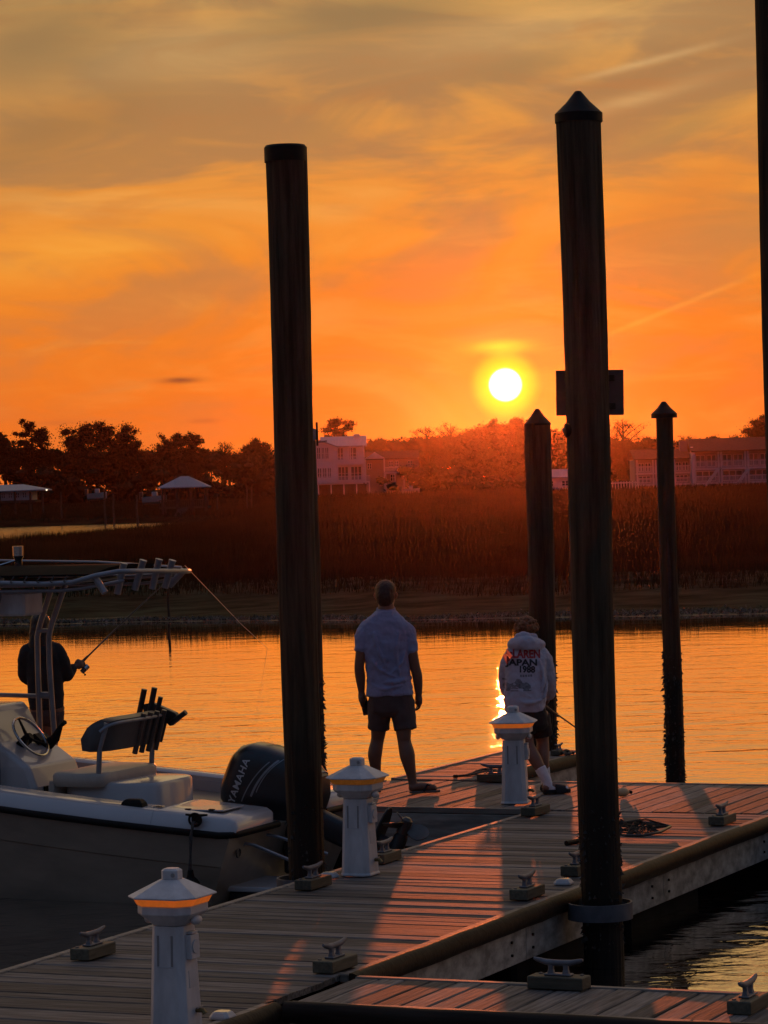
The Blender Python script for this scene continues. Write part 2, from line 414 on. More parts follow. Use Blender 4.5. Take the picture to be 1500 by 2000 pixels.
def link(name, me, parent=None, loc=None, rotz=None):
    o = bpy.data.objects.new(name, me); COL.objects.link(o)
    if parent: o.parent = parent
    if loc is not None: o.location = loc
    if rotz is not None: o.rotation_euler = (0, 0, rotz)
    return o
def tag(o, label=None, cat=None, group=None, kind=None):
    if label: o['label'] = label
    if cat: o['category'] = cat
    if group: o['group'] = group
    if kind: o['kind'] = kind
    return o
def thing(name, label, cat, loc=(0, 0, 0), rotz=0, group=None):
    o = bpy.data.objects.new(name, None); COL.objects.link(o); o.empty_display_size = .2
    o.location = loc; o.rotation_euler = (0, 0, rotz)
    return tag(o, label, cat, group)
def copy_tree(o, parent=None):
    c = o.copy(); COL.objects.link(c); c.parent = parent
    for ch in list(o.children): copy_tree(ch, c)
    return c
# dock frame: local x = across (b), local y = along the walkway (a)
DA = R(24.3)
DOCKROT = -DA
AV = Vector((math.sin(DA), math.cos(DA), 0)); BV = Vector((math.cos(DA), -math.sin(DA), 0))
def AB(b_, a_, z=0.): return BV * b_ + AV * a_ + Vector((0, 0, z))
def text_mesh(txt, size=1., shear=0., bold=0., spacing=1., align='LEFT'):
    cu = bpy.data.curves.new('txt', 'FONT'); cu.body = txt; cu.size = size; cu.shear = shear; cu.offset = bold; cu.space_character = spacing; cu.align_x = align; cu.resolution_u = 3
    o = bpy.data.objects.new('txt', cu); COL.objects.link(o)
    dg = bpy.context.evaluated_depsgraph_get(); dg.update()
    me = bpy.data.meshes.new_from_object(o.evaluated_get(dg))
    bpy.data.objects.remove(o, do_unlink=True)
    return me
def project(me, fn, target_bvh, direction, off, cuts=2):
    """place the flat mesh's points with fn and drop them on the target surface"""
    bm = bmesh.new(); bm.from_mesh(me)
    bmesh.ops.triangulate(bm, faces=bm.faces)
    if cuts: bmesh.ops.subdivide_edges(bm, edges=bm.edges, cuts=cuts, use_grid_fill=True)
    for v in bm.verts:
        p = fn(v.co); hit = target_bvh.ray_cast(p, direction)
        v.co = (hit[0] - direction * off) if hit[0] else p
    bm.to_mesh(me); bm.free()
    return me
def bvh_of(me):
    return BVHTree.FromPolygons([v.co.copy() for v in me.vertices], [tuple(p.vertices) for p in me.polygons])
def remesh(mb, voxel, it=4, disp=None, fac_=.5):
    """one continuous surface from overlapping closed shapes"""
    me = bpy.data.meshes.new('tmp'); me.from_pydata(mb.v, [], mb.f)
    bm = bmesh.new(); bm.from_mesh(me); bmesh.ops.recalc_face_normals(bm, faces=bm.faces); bm.to_mesh(me); bm.free()
    o = bpy.data.objects.new('tmp', me); COL.objects.link(o)
    r = o.modifiers.new('r', 'REMESH'); r.mode = 'VOXEL'; r.voxel_size = voxel
    s_ = o.modifiers.new('s', 'SMOOTH'); s_.factor = fac_; s_.iterations = it
    if disp:
        tx = bpy.data.textures.new('clouds', 'CLOUDS'); tx.noise_scale = disp[0]; tx.noise_depth = 2
        d_ = o.modifiers.new('d', 'DISPLACE'); d_.texture = tx; d_.strength = disp[1]; d_.mid_level = .5; d_.texture_coords = 'LOCAL'
    dg = bpy.context.evaluated_depsgraph_get(); dg.update()
    out = bpy.data.meshes.new_from_object(o.evaluated_get(dg))
    bpy.data.objects.remove(o, do_unlink=True)
    out.polygons.foreach_set('use_smooth', [True] * len(out.polygons))
    return out

# ------------------------------------------------------------------ water, marsh, mud
w = MB(); w.add([(-1500, -400, 0), (1500, -400, 0), (1500, 1500, 0), (-1500, 1500, 0)], [(0, 1, 2, 3)])
tag(w.build('water', 'water'), kind='structure')

def vnoise(x, y, s):
    x = np.asarray(x) / s; y = np.asarray(y) / s
    xi = np.floor(x).astype(int); yi = np.floor(y).astype(int); fx = x - xi; fy = y - yi
    h = lambda a, b_: (np.sin(a * 127.1 + b_ * 311.7) * 43758.5453) % 1.0
    u = fx * fx * (3 - 2 * fx); v = fy * fy * (3 - 2 * fy)
    return (h(xi, yi) * (1 - u) + h(xi + 1, yi) * u) * (1 - v) + (h(xi, yi + 1) * (1 - u) + h(xi + 1, yi + 1) * u) * v
def sstep(a, b_, x):
    t_ = np.clip((x - a) / (b_ - a), 0, 1); return t_ * t_ * (3 - 2 * t_)
def shore(X): return 69.5 - .378 * X + 1.2 * (vnoise(X, X * 0, 5.) - .5) + .5 * (vnoise(X, X * 0 + 3, 1.3) - .5)
def creek(X, Y):
    half = 70 * sstep(-8, -21, X) + 2.0 * (vnoise(X, Y, 7) - .5)
    return np.where(X < -8, np.abs(Y - 222 - 25 * sstep(-20, -9, X)) - half, 99.)
def ground(X, Y):
    X = np.asarray(X, float); Y = np.asarray(Y, float)
    d = Y - shore(X)
    h = np.where(d < 0, np.maximum(-1.2, d * .12), .05 * sstep(0, 1.2, d) + .62 * sstep(1.5, 11, d))
    h = h + np.where(d > 1.5, .10 * (vnoise(X, Y, 2.2) - .5) + .05 * (vnoise(X, Y, .7) - .5), 0.)
    h = h + .75 * sstep(380, 450, Y) + 2 * sstep(500, 900, Y)
    c = creek(X, Y)
    h = np.where(c < 6, h * 1.0 - (h + .5) * sstep(6, -4, c), h)
    return h
ys = np.concatenate([np.arange(58, 64, 1.5), np.arange(64, 92, .3), np.arange(92, 130, 1.5), np.arange(130, 330, 4), np.arange(330, 620, 12), np.array([700, 850, 1050, 1300, 1490])])
tt = np.concatenate([-np.geomspace(1.0, .22, 16), np.linspace(-.2, .2, 130), np.geomspace(.22, 1.0, 16)])
GX = np.clip(ys[:, None] * tt[None, :] * 1.0 + np.sign(tt)[None, :] * (np.abs(tt) > .21) * 300 * (np.abs(tt)[None, :] - .2), -1490, 1490)
GY = np.repeat(ys[:, None], len(tt), 1)
GZ = ground(GX, GY)
nr, nc = GX.shape
vv = np.stack([GX, GY, GZ], -1).reshape(-1, 3)
ii = np.arange(nr * nc).reshape(nr, nc)
ff = np.stack([ii[:-1, :-1], ii[:-1, 1:], ii[1:, 1:], ii[1:, :-1]], -1).reshape(-1, 4)
me = bpy.data.meshes.new('marsh_ground'); me.from_pydata(vv.tolist(), [], ff.tolist())
me.materials.append(MATS['mud']); me.materials.append(MATS['marsh_soil'])
cy = vv[ff].mean(1)
me.polygons.foreach_set('material_index', ((cy[:, 1] - shore(cy[:, 0])) > 11).astype(np.int32))
me.polygons.foreach_set('use_smooth', np.ones(len(ff), bool))
tag(link('marsh_ground', me), kind='structure')

def np_mesh(name, verts, nper, m):
    """verts: (n*nper,3) array; one polygon per nper vertices"""
    nf = len(verts) // nper
    me = bpy.data.meshes.new(name)
    me.vertices.add(len(verts)); me.vertices.foreach_set('co', np.ascontiguousarray(verts, dtype=np.float32).ravel())
    me.loops.add(len(verts)); me.loops.foreach_set('vertex_index', np.arange(len(verts), dtype=np.int32))
    me.polygons.add(nf); me.polygons.foreach_set('loop_start', np.arange(0, len(verts), nper, dtype=np.int32))
    me.update(calc_edges=True)
    me.materials.append(MATS[m]); return me
def blades(n_, d0, d1, z_lo, z_hi, m, spread=.17, wscale=1., near=False):
    if near:
        X = rng.uniform(-16, 16, n_); Y = shore(X) + rng.uniform(d0, d1, n_)
    else:
        Y = d0 * np.exp(rng.random(n_) * math.log(d1 / d0)); X = rng.uniform(-1, 1, n_) * (Y * spread + 3)
    keep = (Y - shore(X) > (d0 if near else 9.0) + 1.5 * vnoise(X, Y, 2.0)) & (creek(X, Y) > 3)
    X, Y = X[keep], Y[keep]; n_ = len(X)
    Z = ground(X, Y) - .03
    H = (z_lo + (z_hi - z_lo) * rng.random(n_)) * (.75 + .5 * vnoise(X, Y, 6.0)) * (.85 + .3 * vnoise(X, Y, 25.0)) * (1 - .35 * sstep(-6, -12, X) * sstep(105, 130, Y)) * (1 if near else (.55 + .45 * sstep(8, 30, Y - shore(X))))
    Wd = (.006 + .00014 * Y) * wscale * rng.uniform(.6, 1.3, n_)
    th = rng.uniform(0, math.pi, n_); lean = rng.normal(0, .16, n_) + .06; ly = rng.normal(0, .15, n_)
    P = np.stack([X, Y, Z], -1)
    side = np.stack([np.cos(th) * Wd, np.sin(th) * Wd * .4, Z * 0], -1)
    tip = P + np.stack([lean * H, ly * H, H], -1)
    V = np.stack([P - side, P + side, tip], 1).reshape(-1, 3)
    return np_mesh('blades', V, 3, m)
tag(link('marsh_grass', blades(400000, 77, 445, .45, .85, 'grass')), 'brown spartina marsh grass stretching from the mud bank to the far houses', 'grass', kind='stuff')
tag(link('bank_grass', blades(26000, 5.5, 14, .12, .38, 'weed', near=True, wscale=.7)), 'short sparse weeds growing on the mud bank', 'grass', kind='stuff')
# oyster clumps and wrack along the waterline, paled to imitate its wet sheen
nO = 9000
X = rng.uniform(-14, 14, nO); d = np.abs(rng.normal(0, .55, nO)) * (.4 + 1.2 * vnoise(X, X * 0, 1.7)); Y = shore(X) + .25 + d
Z = ground(X, Y); s_ = rng.uniform(.015, .06, nO)
P = np.stack([X, Y, Z], -1)
V = np.stack([P + np.stack([rng.uniform(-1, 1, nO) * s_, rng.uniform(-1, 1, nO) * s_, (k == 2) * s_ * 1.2 + .004 + 0 * s_], -1) for k in range(3)], 1).reshape(-1, 3)
tag(link('shore_oysters', np_mesh('shore_oysters', V, 3, 'shell')), 'broken oyster shell paled to imitate wet sheen, strewn along the waterline of the mud bank', 'shells', kind='stuff')

# ------------------------------------------------------------------ air
hz = bpy.data.materials.new('haze'); hz.use_nodes = True
t = hz.node_tree; t.nodes.remove(t.nodes['Principled BSDF'])
pv = t.nodes.new('ShaderNodeVolumePrincipled'); pv.inputs['Color'].default_value = (.45, .24, .13, 1); pv.inputs['Density'].default_value = 3.2e-5; pv.inputs['Anisotropy'].default_value = .96
t.links.new(pv.outputs[0], t.nodes['Material Output'].inputs['Volume'])
MATS['haze'] = hz
h_ = MB(); h_.box(-1520, 1520, -420, 1520, -2.4, 32)
tag(h_.build('haze', 'haze'), kind='stuff')

# ------------------------------------------------------------------ floating docks
def board_mesh(Ln, wd=.138, th=.034, c=.006):
    prof = [(-wd/2, -th), (wd/2, -th), (wd/2, -c), (wd/2 - c, 0), (-wd/2 + c, 0), (-wd/2, -c)]
    b_ = MB(); b_.rings([[(-Ln/2, y, z) for y, z in prof], [(Ln/2, y, z) for y, z in prof]])
    return b_.mesh('board', 'deck_wood')
def lay_boards(parent, b0, b1, a0, a1, along, seed):
    """along='b': boards run across (x), stepped in a; 'a': boards run along a (y), stepped in b"""
    rr = random.Random(seed); pit = .1445
    L_ = (b1 - b0) if along == 'b' else (a1 - a0)
    ms = [board_mesh(L_ - rr.uniform(0, .008), .138 + rr.uniform(-.002, .002)) for _ in range(4)]
    lo, hi = (a0, a1) if along == 'b' else (b0, b1)
    k = int((hi - lo) / pit); pit = (hi - lo) / k
    for i in range(k):
        p = lo + (i + .5) * pit
        o = link('board', rr.choice(ms), parent)
        tilt = rr.gauss(0, R(.42)); zz = rr.uniform(-.003, .002); bow = rr.gauss(0, R(.06))
        if along == 'b':
            o.location = ((b0 + b1) / 2, p, zz); o.rotation_euler = (tilt, bow, rr.gauss(0, R(.05)) + (math.pi if rr.random() < .5 else 0))
        else:
            o.location = (p, (a0 + a1) / 2, zz); o.rotation_euler = (tilt, bow, math.pi / 2 + rr.gauss(0, R(.05)) + (math.pi if rr.random() < .5 else 0))
def rail_profile(): # D-shaped rubber bumper, (outward, z)
    return [(0, .012), (.022, .014), (.045, .004), (.062, -.02), (.066, -.045), (.06, -.075), (.04, -.098), (0, -.104)]
def edge(parent, p0, p1, out, rail=True, fascia=.27, trim=True):
    """one dock edge between two local points; out = outward unit vector"""
    p0, p1, out = Vector((*p0, 0)), Vector((*p1, 0)), Vector((*out, 0))
    d = (p1 - p0).normalized(); Ln = (p1 - p0).length
    Mx = Matrix(((d.x, out.x, 0, p0.x), (d.y, out.y, 0, p0.y), (0, 0, 1, 0), (0, 0, 0, 1)))
    if trim:
        k = max(1, round(Ln / 2.4))
        for i in range(k):
            b_ = MB(); b_.box(Ln * i / k + .003, Ln * (i + 1) / k - .003, -.058, -.004, -.04, .007, Mx); b_.build('edge_trim', 'trim_wood', parent, bevel=.005)
    if rail:
        b_ = MB(); k = max(2, int(Ln / .25)); rr = random.Random(int(Ln * 1000))
        rs = []
        for i in range(k + 1):
            w1 = rr.uniform(-.003, .003); w2 = rr.uniform(-.004, .004)
            rs.append([Mx @ Vector((Ln * i / k, .002 + y * (1 + w1 * 8), z + w2)) for y, z in rail_profile()])
        b_.rings(rs); b_.build('rub_rail', 'rub_vinyl', parent, smooth_=True)
    if fascia:
        k = max(1, round(Ln / 2.9))
        for i in range(k):
            b_ = MB(); b_.box(Ln * i / k + .002, Ln * (i + 1) / k - .002, -.04, .0, -fascia - .045, -.045 + (-.062 if rail else .0), Mx); b_.build('fascia_board', 'fascia_wood', parent, bevel=.004)
            for x in (Ln * i / k + .10, Ln * (i + 1) / k - .25):
                for z in (-.17, -.25):
                    q = MB(); q.tube([Mx @ Vector((x, -.01, z)), Mx @ Vector((x, .012, z))], .009, 8); q.build('bolt', 'black_plastic', parent)
def floats(parent, rects):
    for b0, b1, a0, a1 in rects:
        q = MB(); q.box(b0, b1, a0, a1, -.75, -.14); q.build('float', 'float_black', parent, bevel=.03)
walk = thing('floating_dock', 'long weathered main walkway dock with crosswise boards leading to the cross dock', 'dock', (0, 0, DECK), DOCKROT)
lay_boards(walk, -8.94, -7.06, 9.0, 22.67, 'b', 1)
edge(walk, (-7.0, 9.0), (-7.0, 13.93), (1, 0)); edge(walk, (-7.0, 14.86), (-7.0, 22.62), (1, 0))
edge(walk, (-9.0, 9.0), (-9.0, 22.62), (-1, 0), rail=False)
floats(walk, [(-8.9, -7.1, a, a + 1.5) for a in (9.1, 11.2, 13.3, 15.4, 17.5, 19.6)])
head = thing('floating_dock', 'cross dock the man and the teenager stand on, boards laid front to back', 'dock', (0, 0, DECK), DOCKROT)
lay_boards(head, -16.5, -3.5, 22.74, 24.80, 'a', 2)
edge(head, (-16.5, 22.70), (-9.05, 22.70), (0, -1), rail=False); edge(head, (-6.9, 22.70), (-3.5, 22.70), (0, -1))
edge(head, (-16.5, 24.86), (-11.3, 24.86), (0, 1), rail=False); edge(head, (-10.35, 24.86), (-3.5, 24.86), (0, 1), rail=False)
floats(head, [(b_, b_ + 1.5, 22.85, 24.7) for b_ in (-16.3, -14.2, -12.1, -10.0, -7.9, -5.8)])
fin = thing('floating_dock', 'narrow far finger dock ending at the capped piling behind the teenager', 'dock', (0, 0, DECK + .004), DOCKROT)
lay_boards(fin, -11.22, -10.42, 24.88, 27.66, 'b', 3)
edge(fin, (-11.26, 24.9), (-11.26, 27.7), (-1, 0), rail=False); edge(fin, (-10.38, 24.9), (-10.38, 27.7), (1, 0)); edge(fin, (-11.26, 27.70), (-10.38, 27.70), (0, 1), rail=False)
floats(fin, [(-11.2, -10.45, 25.0, 26.2), (-11.2, -10.45, 26.4, 27.6)])
nf = thing('floating_dock', 'narrow near finger dock along the bottom right edge with lengthwise seams', 'dock', (0, 0, DECK + .004), DOCKROT)
lay_boards(nf, -6.93, -2.6, 14.02, 14.78, 'a', 4)
edge(nf, (-6.93, 13.96), (-2.6, 13.96), (0, -1)); edge(nf, (-6.93, 14.84), (-2.6, 14.84), (0, 1), rail=False)
floats(nf, [(-6.3, -5.0, 14.05, 14.75), (-4.5, -3.2, 14.05, 14.75)])
# galvanised hoops that hold the pilings
def hoop(bc, ac, r, side):
    q = MB(); k = 28
    for z0, z1, r0, r1 in ((-.145, -.04, r, r + .012),):
        ro = [((bc + (r1) * math.cos(2*math.pi*j/k)), ac + r1 * math.sin(2*math.pi*j/k)) for j in range(k)]
        ri = [((bc + (r0) * math.cos(2*math.pi*j/k)), ac + r0 * math.sin(2*math.pi*j/k)) for j in range(k)]
        q.rings([[(*p, z0) for p in ro], [(*p, z1) for p in ro], [(*p, z1) for p in ri], [(*p, z0) for p in ri], [(*p, z0) for p in ro]], cap=False)
    q.build('pile_hoop', 'hoop_paint', walk, smooth_=True)
hoop(-6.76, 18.12, .195, 1)
hoop(-9.19, 18.83, .175, -1)

# ------------------------------------------------------------------ pilings
def piling(label, base, top, r0, r1, cap=None, capr=None, caph=None, lip=.06, oys=0, oyz=(0, 1.3), seed=0, nring=46):
    """base, top: world points of the axis (base below water); radii at base and top"""
    base, top = Vector(base), Vector(top)
    t_ = thing('piling', label, 'piling', (base.x, base.y, base.z))
    rr = random.Random(seed); ax = top - base; Ln = ax.length; n_ = 26
    wob = [(rr.uniform(0, 6.28), rr.uniform(0, 6.28), rr.uniform(.3, 1)) for _ in range(4)]
    q = MB(); rs = []
    for i in range(nring + 1):
        f = i / nring; c = ax * f; rad = r0 + (r1 - r0) * f
        c = c + Vector((math.sin(f * 9 + wob[0][0]), math.cos(f * 7 + wob[1][0]), 0)) * .006
        ring = []
        for j in range(n_):
            a_ = 2 * math.pi * j / n_
            k_ = 1 + .018 * math.sin(3 * a_ + wob[2][0] + f * 2) + .012 * math.sin(7 * a_ + wob[3][0] - f * 3) + rr.uniform(-.008, .008)
            ring.append(c + Vector((math.cos(a_), math.sin(a_), 0)) * rad * k_)
        rs.append(ring)
    q.rings(rs); q.build('post', 'pile_wood', t_, smooth_=60)
    if cap == 'cone':
        q = MB(); c = ax
        prof = [(capr * .98, -lip), (capr, -lip), (capr, 0), (capr * .5, caph * .5), (.02, caph * .975), (.006, caph)]
        q.rings([[c + Vector((p * math.cos(2*math.pi*j/24), p * math.sin(2*math.pi*j/24), z)) for j in range(24)] for p, z in prof])
        q.build('cap', 'black_plastic', t_, smooth_=35)
    elif cap == 'flat':
        q = MB(); c = ax
        prof = [(capr, -lip), (capr, .0), (capr * .93, .014), (capr * .4, .022)]
        q.rings([[c + Vector((p * math.cos(2*math.pi*j/26), p * math.sin(2*math.pi*j/26), z + .02 * math.sin(2*math.pi*j/26) * p / capr * 0)) for j in range(26)] for p, z in prof])
        q.build('cap', 'black_plastic', t_, smooth_=35)
    if oys:
        nr_ = np.random.default_rng(seed + 5)
        z = oyz[0] + (oyz[1] - oyz[0]) * (nr_.random(oys) ** 1.15) - base.z
        f = z / ax.z; rad = r0 + (r1 - r0) * f
        an = nr_.uniform(0, 2 * math.pi, oys); cl = .5 + .5 * np.sin(an * 3 + z * 11 + seed) * np.sin(z * 23 + an * 2)
        C = np.stack([ax.x * f, ax.y * f, z], -1); nv = np.stack([np.cos(an), np.sin(an), 0 * an], -1); tv = np.stack([-np.sin(an), np.cos(an), 0 * an], -1)
        P = C + nv * (rad - .008)[:, None]
        ln = (.015 + .035 * cl * nr_.random(oys))[:, None]; wd = nr_.uniform(.008, .022, oys)[:, None]; up = nr_.normal(0, .6, oys)[:, None]
        A_ = P + tv * wd; B_ = P - tv * wd; Cc = P + nv * ln + np.array([0, 0, 1]) * ln * up; D_ = P + np.array([0, 0, 1]) * wd * 1.4 + nv * ln * .3
        V = np.stack([A_, B_, Cc, B_, D_, Cc, D_, A_, Cc], 1).reshape(-1, 3)
        tag(link('oysters', np_mesh('oysters', V, 3, 'oyster'), t_), kind='stuff')
    return t_
def pile_px(bx, by, tx, ty, Y, zb=-1.2):
    """axis through two photo points at distance Y; lean measured in the picture plane"""
    p, q = at_y(bx, by, Y), at_y(tx, ty, Y)
    d = (q - p) / (q.z - p.z)
    return p + d * (zb - p.z), q
PR_Y = 19.33
b_, t_ = pile_px(1176, 1745, 1130, 222, PR_Y)
pileR = piling('thick tall piling with pointed black cap and a board behind it, right foreground', b_, t_, .125, .143, 'cone', .152, .145, .056, oys=300, oyz=(.1, 1.0), seed=1)
PL_Y = 20.95
b_, t_ = pile_px(598, 1690, 557, 288, PL_Y)
piling('thick tall flat-topped piling rising beside the outboard motor', b_, t_, .117, .143, 'flat', .146, 0, .10, oys=160, oyz=(.1, .9), seed=2)
b_, t_ = pile_px(611, 1480, 593, 850, 28.3)
pileB = piling('oyster-crusted piling hidden behind the flat-topped piling', b_, t_, .115, .115, 'flat', .12, 0, .05, oys=900, oyz=(.0, 1.35), seed=3)
b_, t_ = pile_px(1064, 1465, 1050, 827, 29.75)
piling('pointed piling directly behind the teenager at the finger dock end', b_, t_, .128, .130, 'cone', .132, .145, .02, oys=500, oyz=(.1, 1.3), seed=4)
b_, t_ = pile_px(1319, 1520, 1297, 808, 28.4)
pileT = piling('slender split piling with wide pointed cap standing in open water', b_, t_, .092, .078, 'cone', .122, .115, .04, oys=800, oyz=(.0, 1.45), seed=5)
b_, t_ = pile_px(1556, 1560, 1514, -60, 21.0)
piling('dark piling cut off by the right edge of the picture', b_, t_, .14, .15, 'cone', .155, .2, .06, oys=200, oyz=(.1, 1.1), seed=6)
# long open split in the slender piling: a dark wedge with a raised splinter
q = MB(); o_ = pileT.location
def tp(px, py, dy=-.088): return at_y(px, py, 28.4) + Vector((0, dy, 0)) - o_
q.rings([[tp(1301, 1040), tp(1303, 1040), tp(1303, 1040, -.06), tp(1301, 1040, -.06)], [tp(1303, 1110), tp(1309, 1110), tp(1309, 1110, -.06), tp(1303, 1110, -.06)], [tp(1305, 1180), tp(1310, 1180), tp(1310, 1180, -.06), tp(1305, 1180, -.06)], [tp(1308, 1250), tp(1310, 1250), tp(1310, 1250, -.06), tp(1308, 1250, -.06)]])
q.build('split', 'pile_wet', pileT)
# lamp bracket on the hidden piling
q = MB(); c = at_y(611, 850, 28.15); br = thing('dock_lamp', 'small grey floodlight bracketed to the hidden piling top', 'lamp', c)
q.box(-.05, .03, -.05, .05, -.05, .06); q.build('housing', 'galv', br, bevel=.01)
q = MB(); q.box(.03, .05, -.03, .03, -.10, .12); q.build('bracket', 'black_plastic', br, bevel=.004)
q = MB(); q.tube([(.03, 0, -.07), (.13, 0, -.055)], .008, 6); q.build('arm', 'galv', br)
# sign board seen from behind
q = MB(); c = at_y(1152, 767, PR_Y + .19); sg = thing('sign', 'rectangular board fixed to the far side of the thick capped piling', 'sign', c)
Mr = Matrix.Rotation(R(1.7), 4, 'Y')
q.box(-.217, .217, -.008, .008, -.145, .145, Matrix.Rotation(R(1.0), 4, 'Y')); q.build('panel', 'sign_back', sg, bevel=.003)
for z in (-.09, .09):
    q = MB(); q.box(-.16, .16, -.034, -.009, z - .02, z + .02); q.build('batten', 'pile_wood', sg, bevel=.003)
q = MB(); c = at_y(1108, 840, PR_Y - .02); kn = thing('mooring_peg', 'dark round peg on the left side of the capped piling below the board', 'peg', c)
q.tube([(.05, 0, 0), (-.012, 0, 0), (-.02, 0, 0)], [.046, .046, .03], 14); q.build('disc', 'black_plastic', kn, smooth_=True)
q = MB(); q.tube([(-.02, 0, 0), (-.032, 0, 0)], .014, 8); q.build('bolt', 'galv', kn)

# ------------------------------------------------------------------ cleats
def cleat_template():
    r = thing('dock_cleat', 'x', 'cleat', (0, 0, 0), 0, 'galvanised cleats on wooden blocks')
    q = MB(); q.box(-.155, .155, -.062, .062, 0, .066); q.build('block', 'block_wood', r, bevel=.005)
    q = MB(); q.box(-.075, .075, -.028, .028, .067, .078)
    for s_ in (-1, 1): q.rings([[(s_ * .042 + x * w, y * w * .8, z) for x, y in ((-.018, -.018), (.018, -.018), (.018, .018), (-.018, .018))] for z, w in ((.07, 1.15), (.10, .75), (.13, .85))])
    q.build('base', 'galv', r, bevel=.004)
    q = MB(); q.tube([(-.138, 0, .152), (-.12, 0, .146), (-.07, 0, .134), (0, 0, .131), (.07, 0, .134), (.12, 0, .146), (.138, 0, .152)], [.007, .012, .016, .017, .016, .012, .007], 10); q.build('horn', 'galv', r, smooth_=True)
    for x in (-.115, .115):
        q = MB(); q.tube([(x, .035, .06), (x, .035, .072)], .011, 6); q.build('bolt', 'galv', r)
    return r
cl0 = cleat_template()
CLEATS = [  # px, py of block centre, along: 'a' or 'b', label
    (182, 1868, 'a', 'galvanised cleat on wood block at the left edge behind the nearest pedestal'),
    (612, 1733, 'a', 'galvanised cleat on wood block at the foot of the flat-topped piling'),
    (752, 1682, 'a', 'cleat on wood block just right of the middle pedestal'),
    (655, 1893, 'a', 'cleat on wood block where the near finger dock meets the main walkway'),
    (1030, 1752, 'a', 'cleat on wood block on the right walkway edge left of the piling hoop'),
    (1128, 1706, 'a', 'cleat on wood block partly hidden behind the thick capped piling'),
    (1046, 1590, 'a', 'cleat on wood block just in front of the farthest pedestal'),
    (1411, 1608, 'a', 'cleat on wood block at the far right walkway corner'),
    (1092, 1930, 'b', 'cleat on wood block seen side-on in the middle of the near finger dock'),
    (1462, 1972, 'a', 'dark cleat on wood block in the bottom right corner'),
    (968, 1526, 'b', 'cleat on wood block behind the farthest pedestal'),
    (1092, 1474, 'a', 'small far cleat at the end of the finger dock')]
for i, (x, y, al, lb) in enumerate(CLEATS):
    o = cl0 if i == 0 else copy_tree(cl0)
    o.location = at_z(x, y, DECK + .008); o.rotation_euler = (0, 0, DOCKROT + (math.pi / 2 if al == 'a' else 0) + R(random.uniform(-2, 2))); o['label'] = lb
    if 'far cleat' in lb: o.scale = (.7, .7, .7)

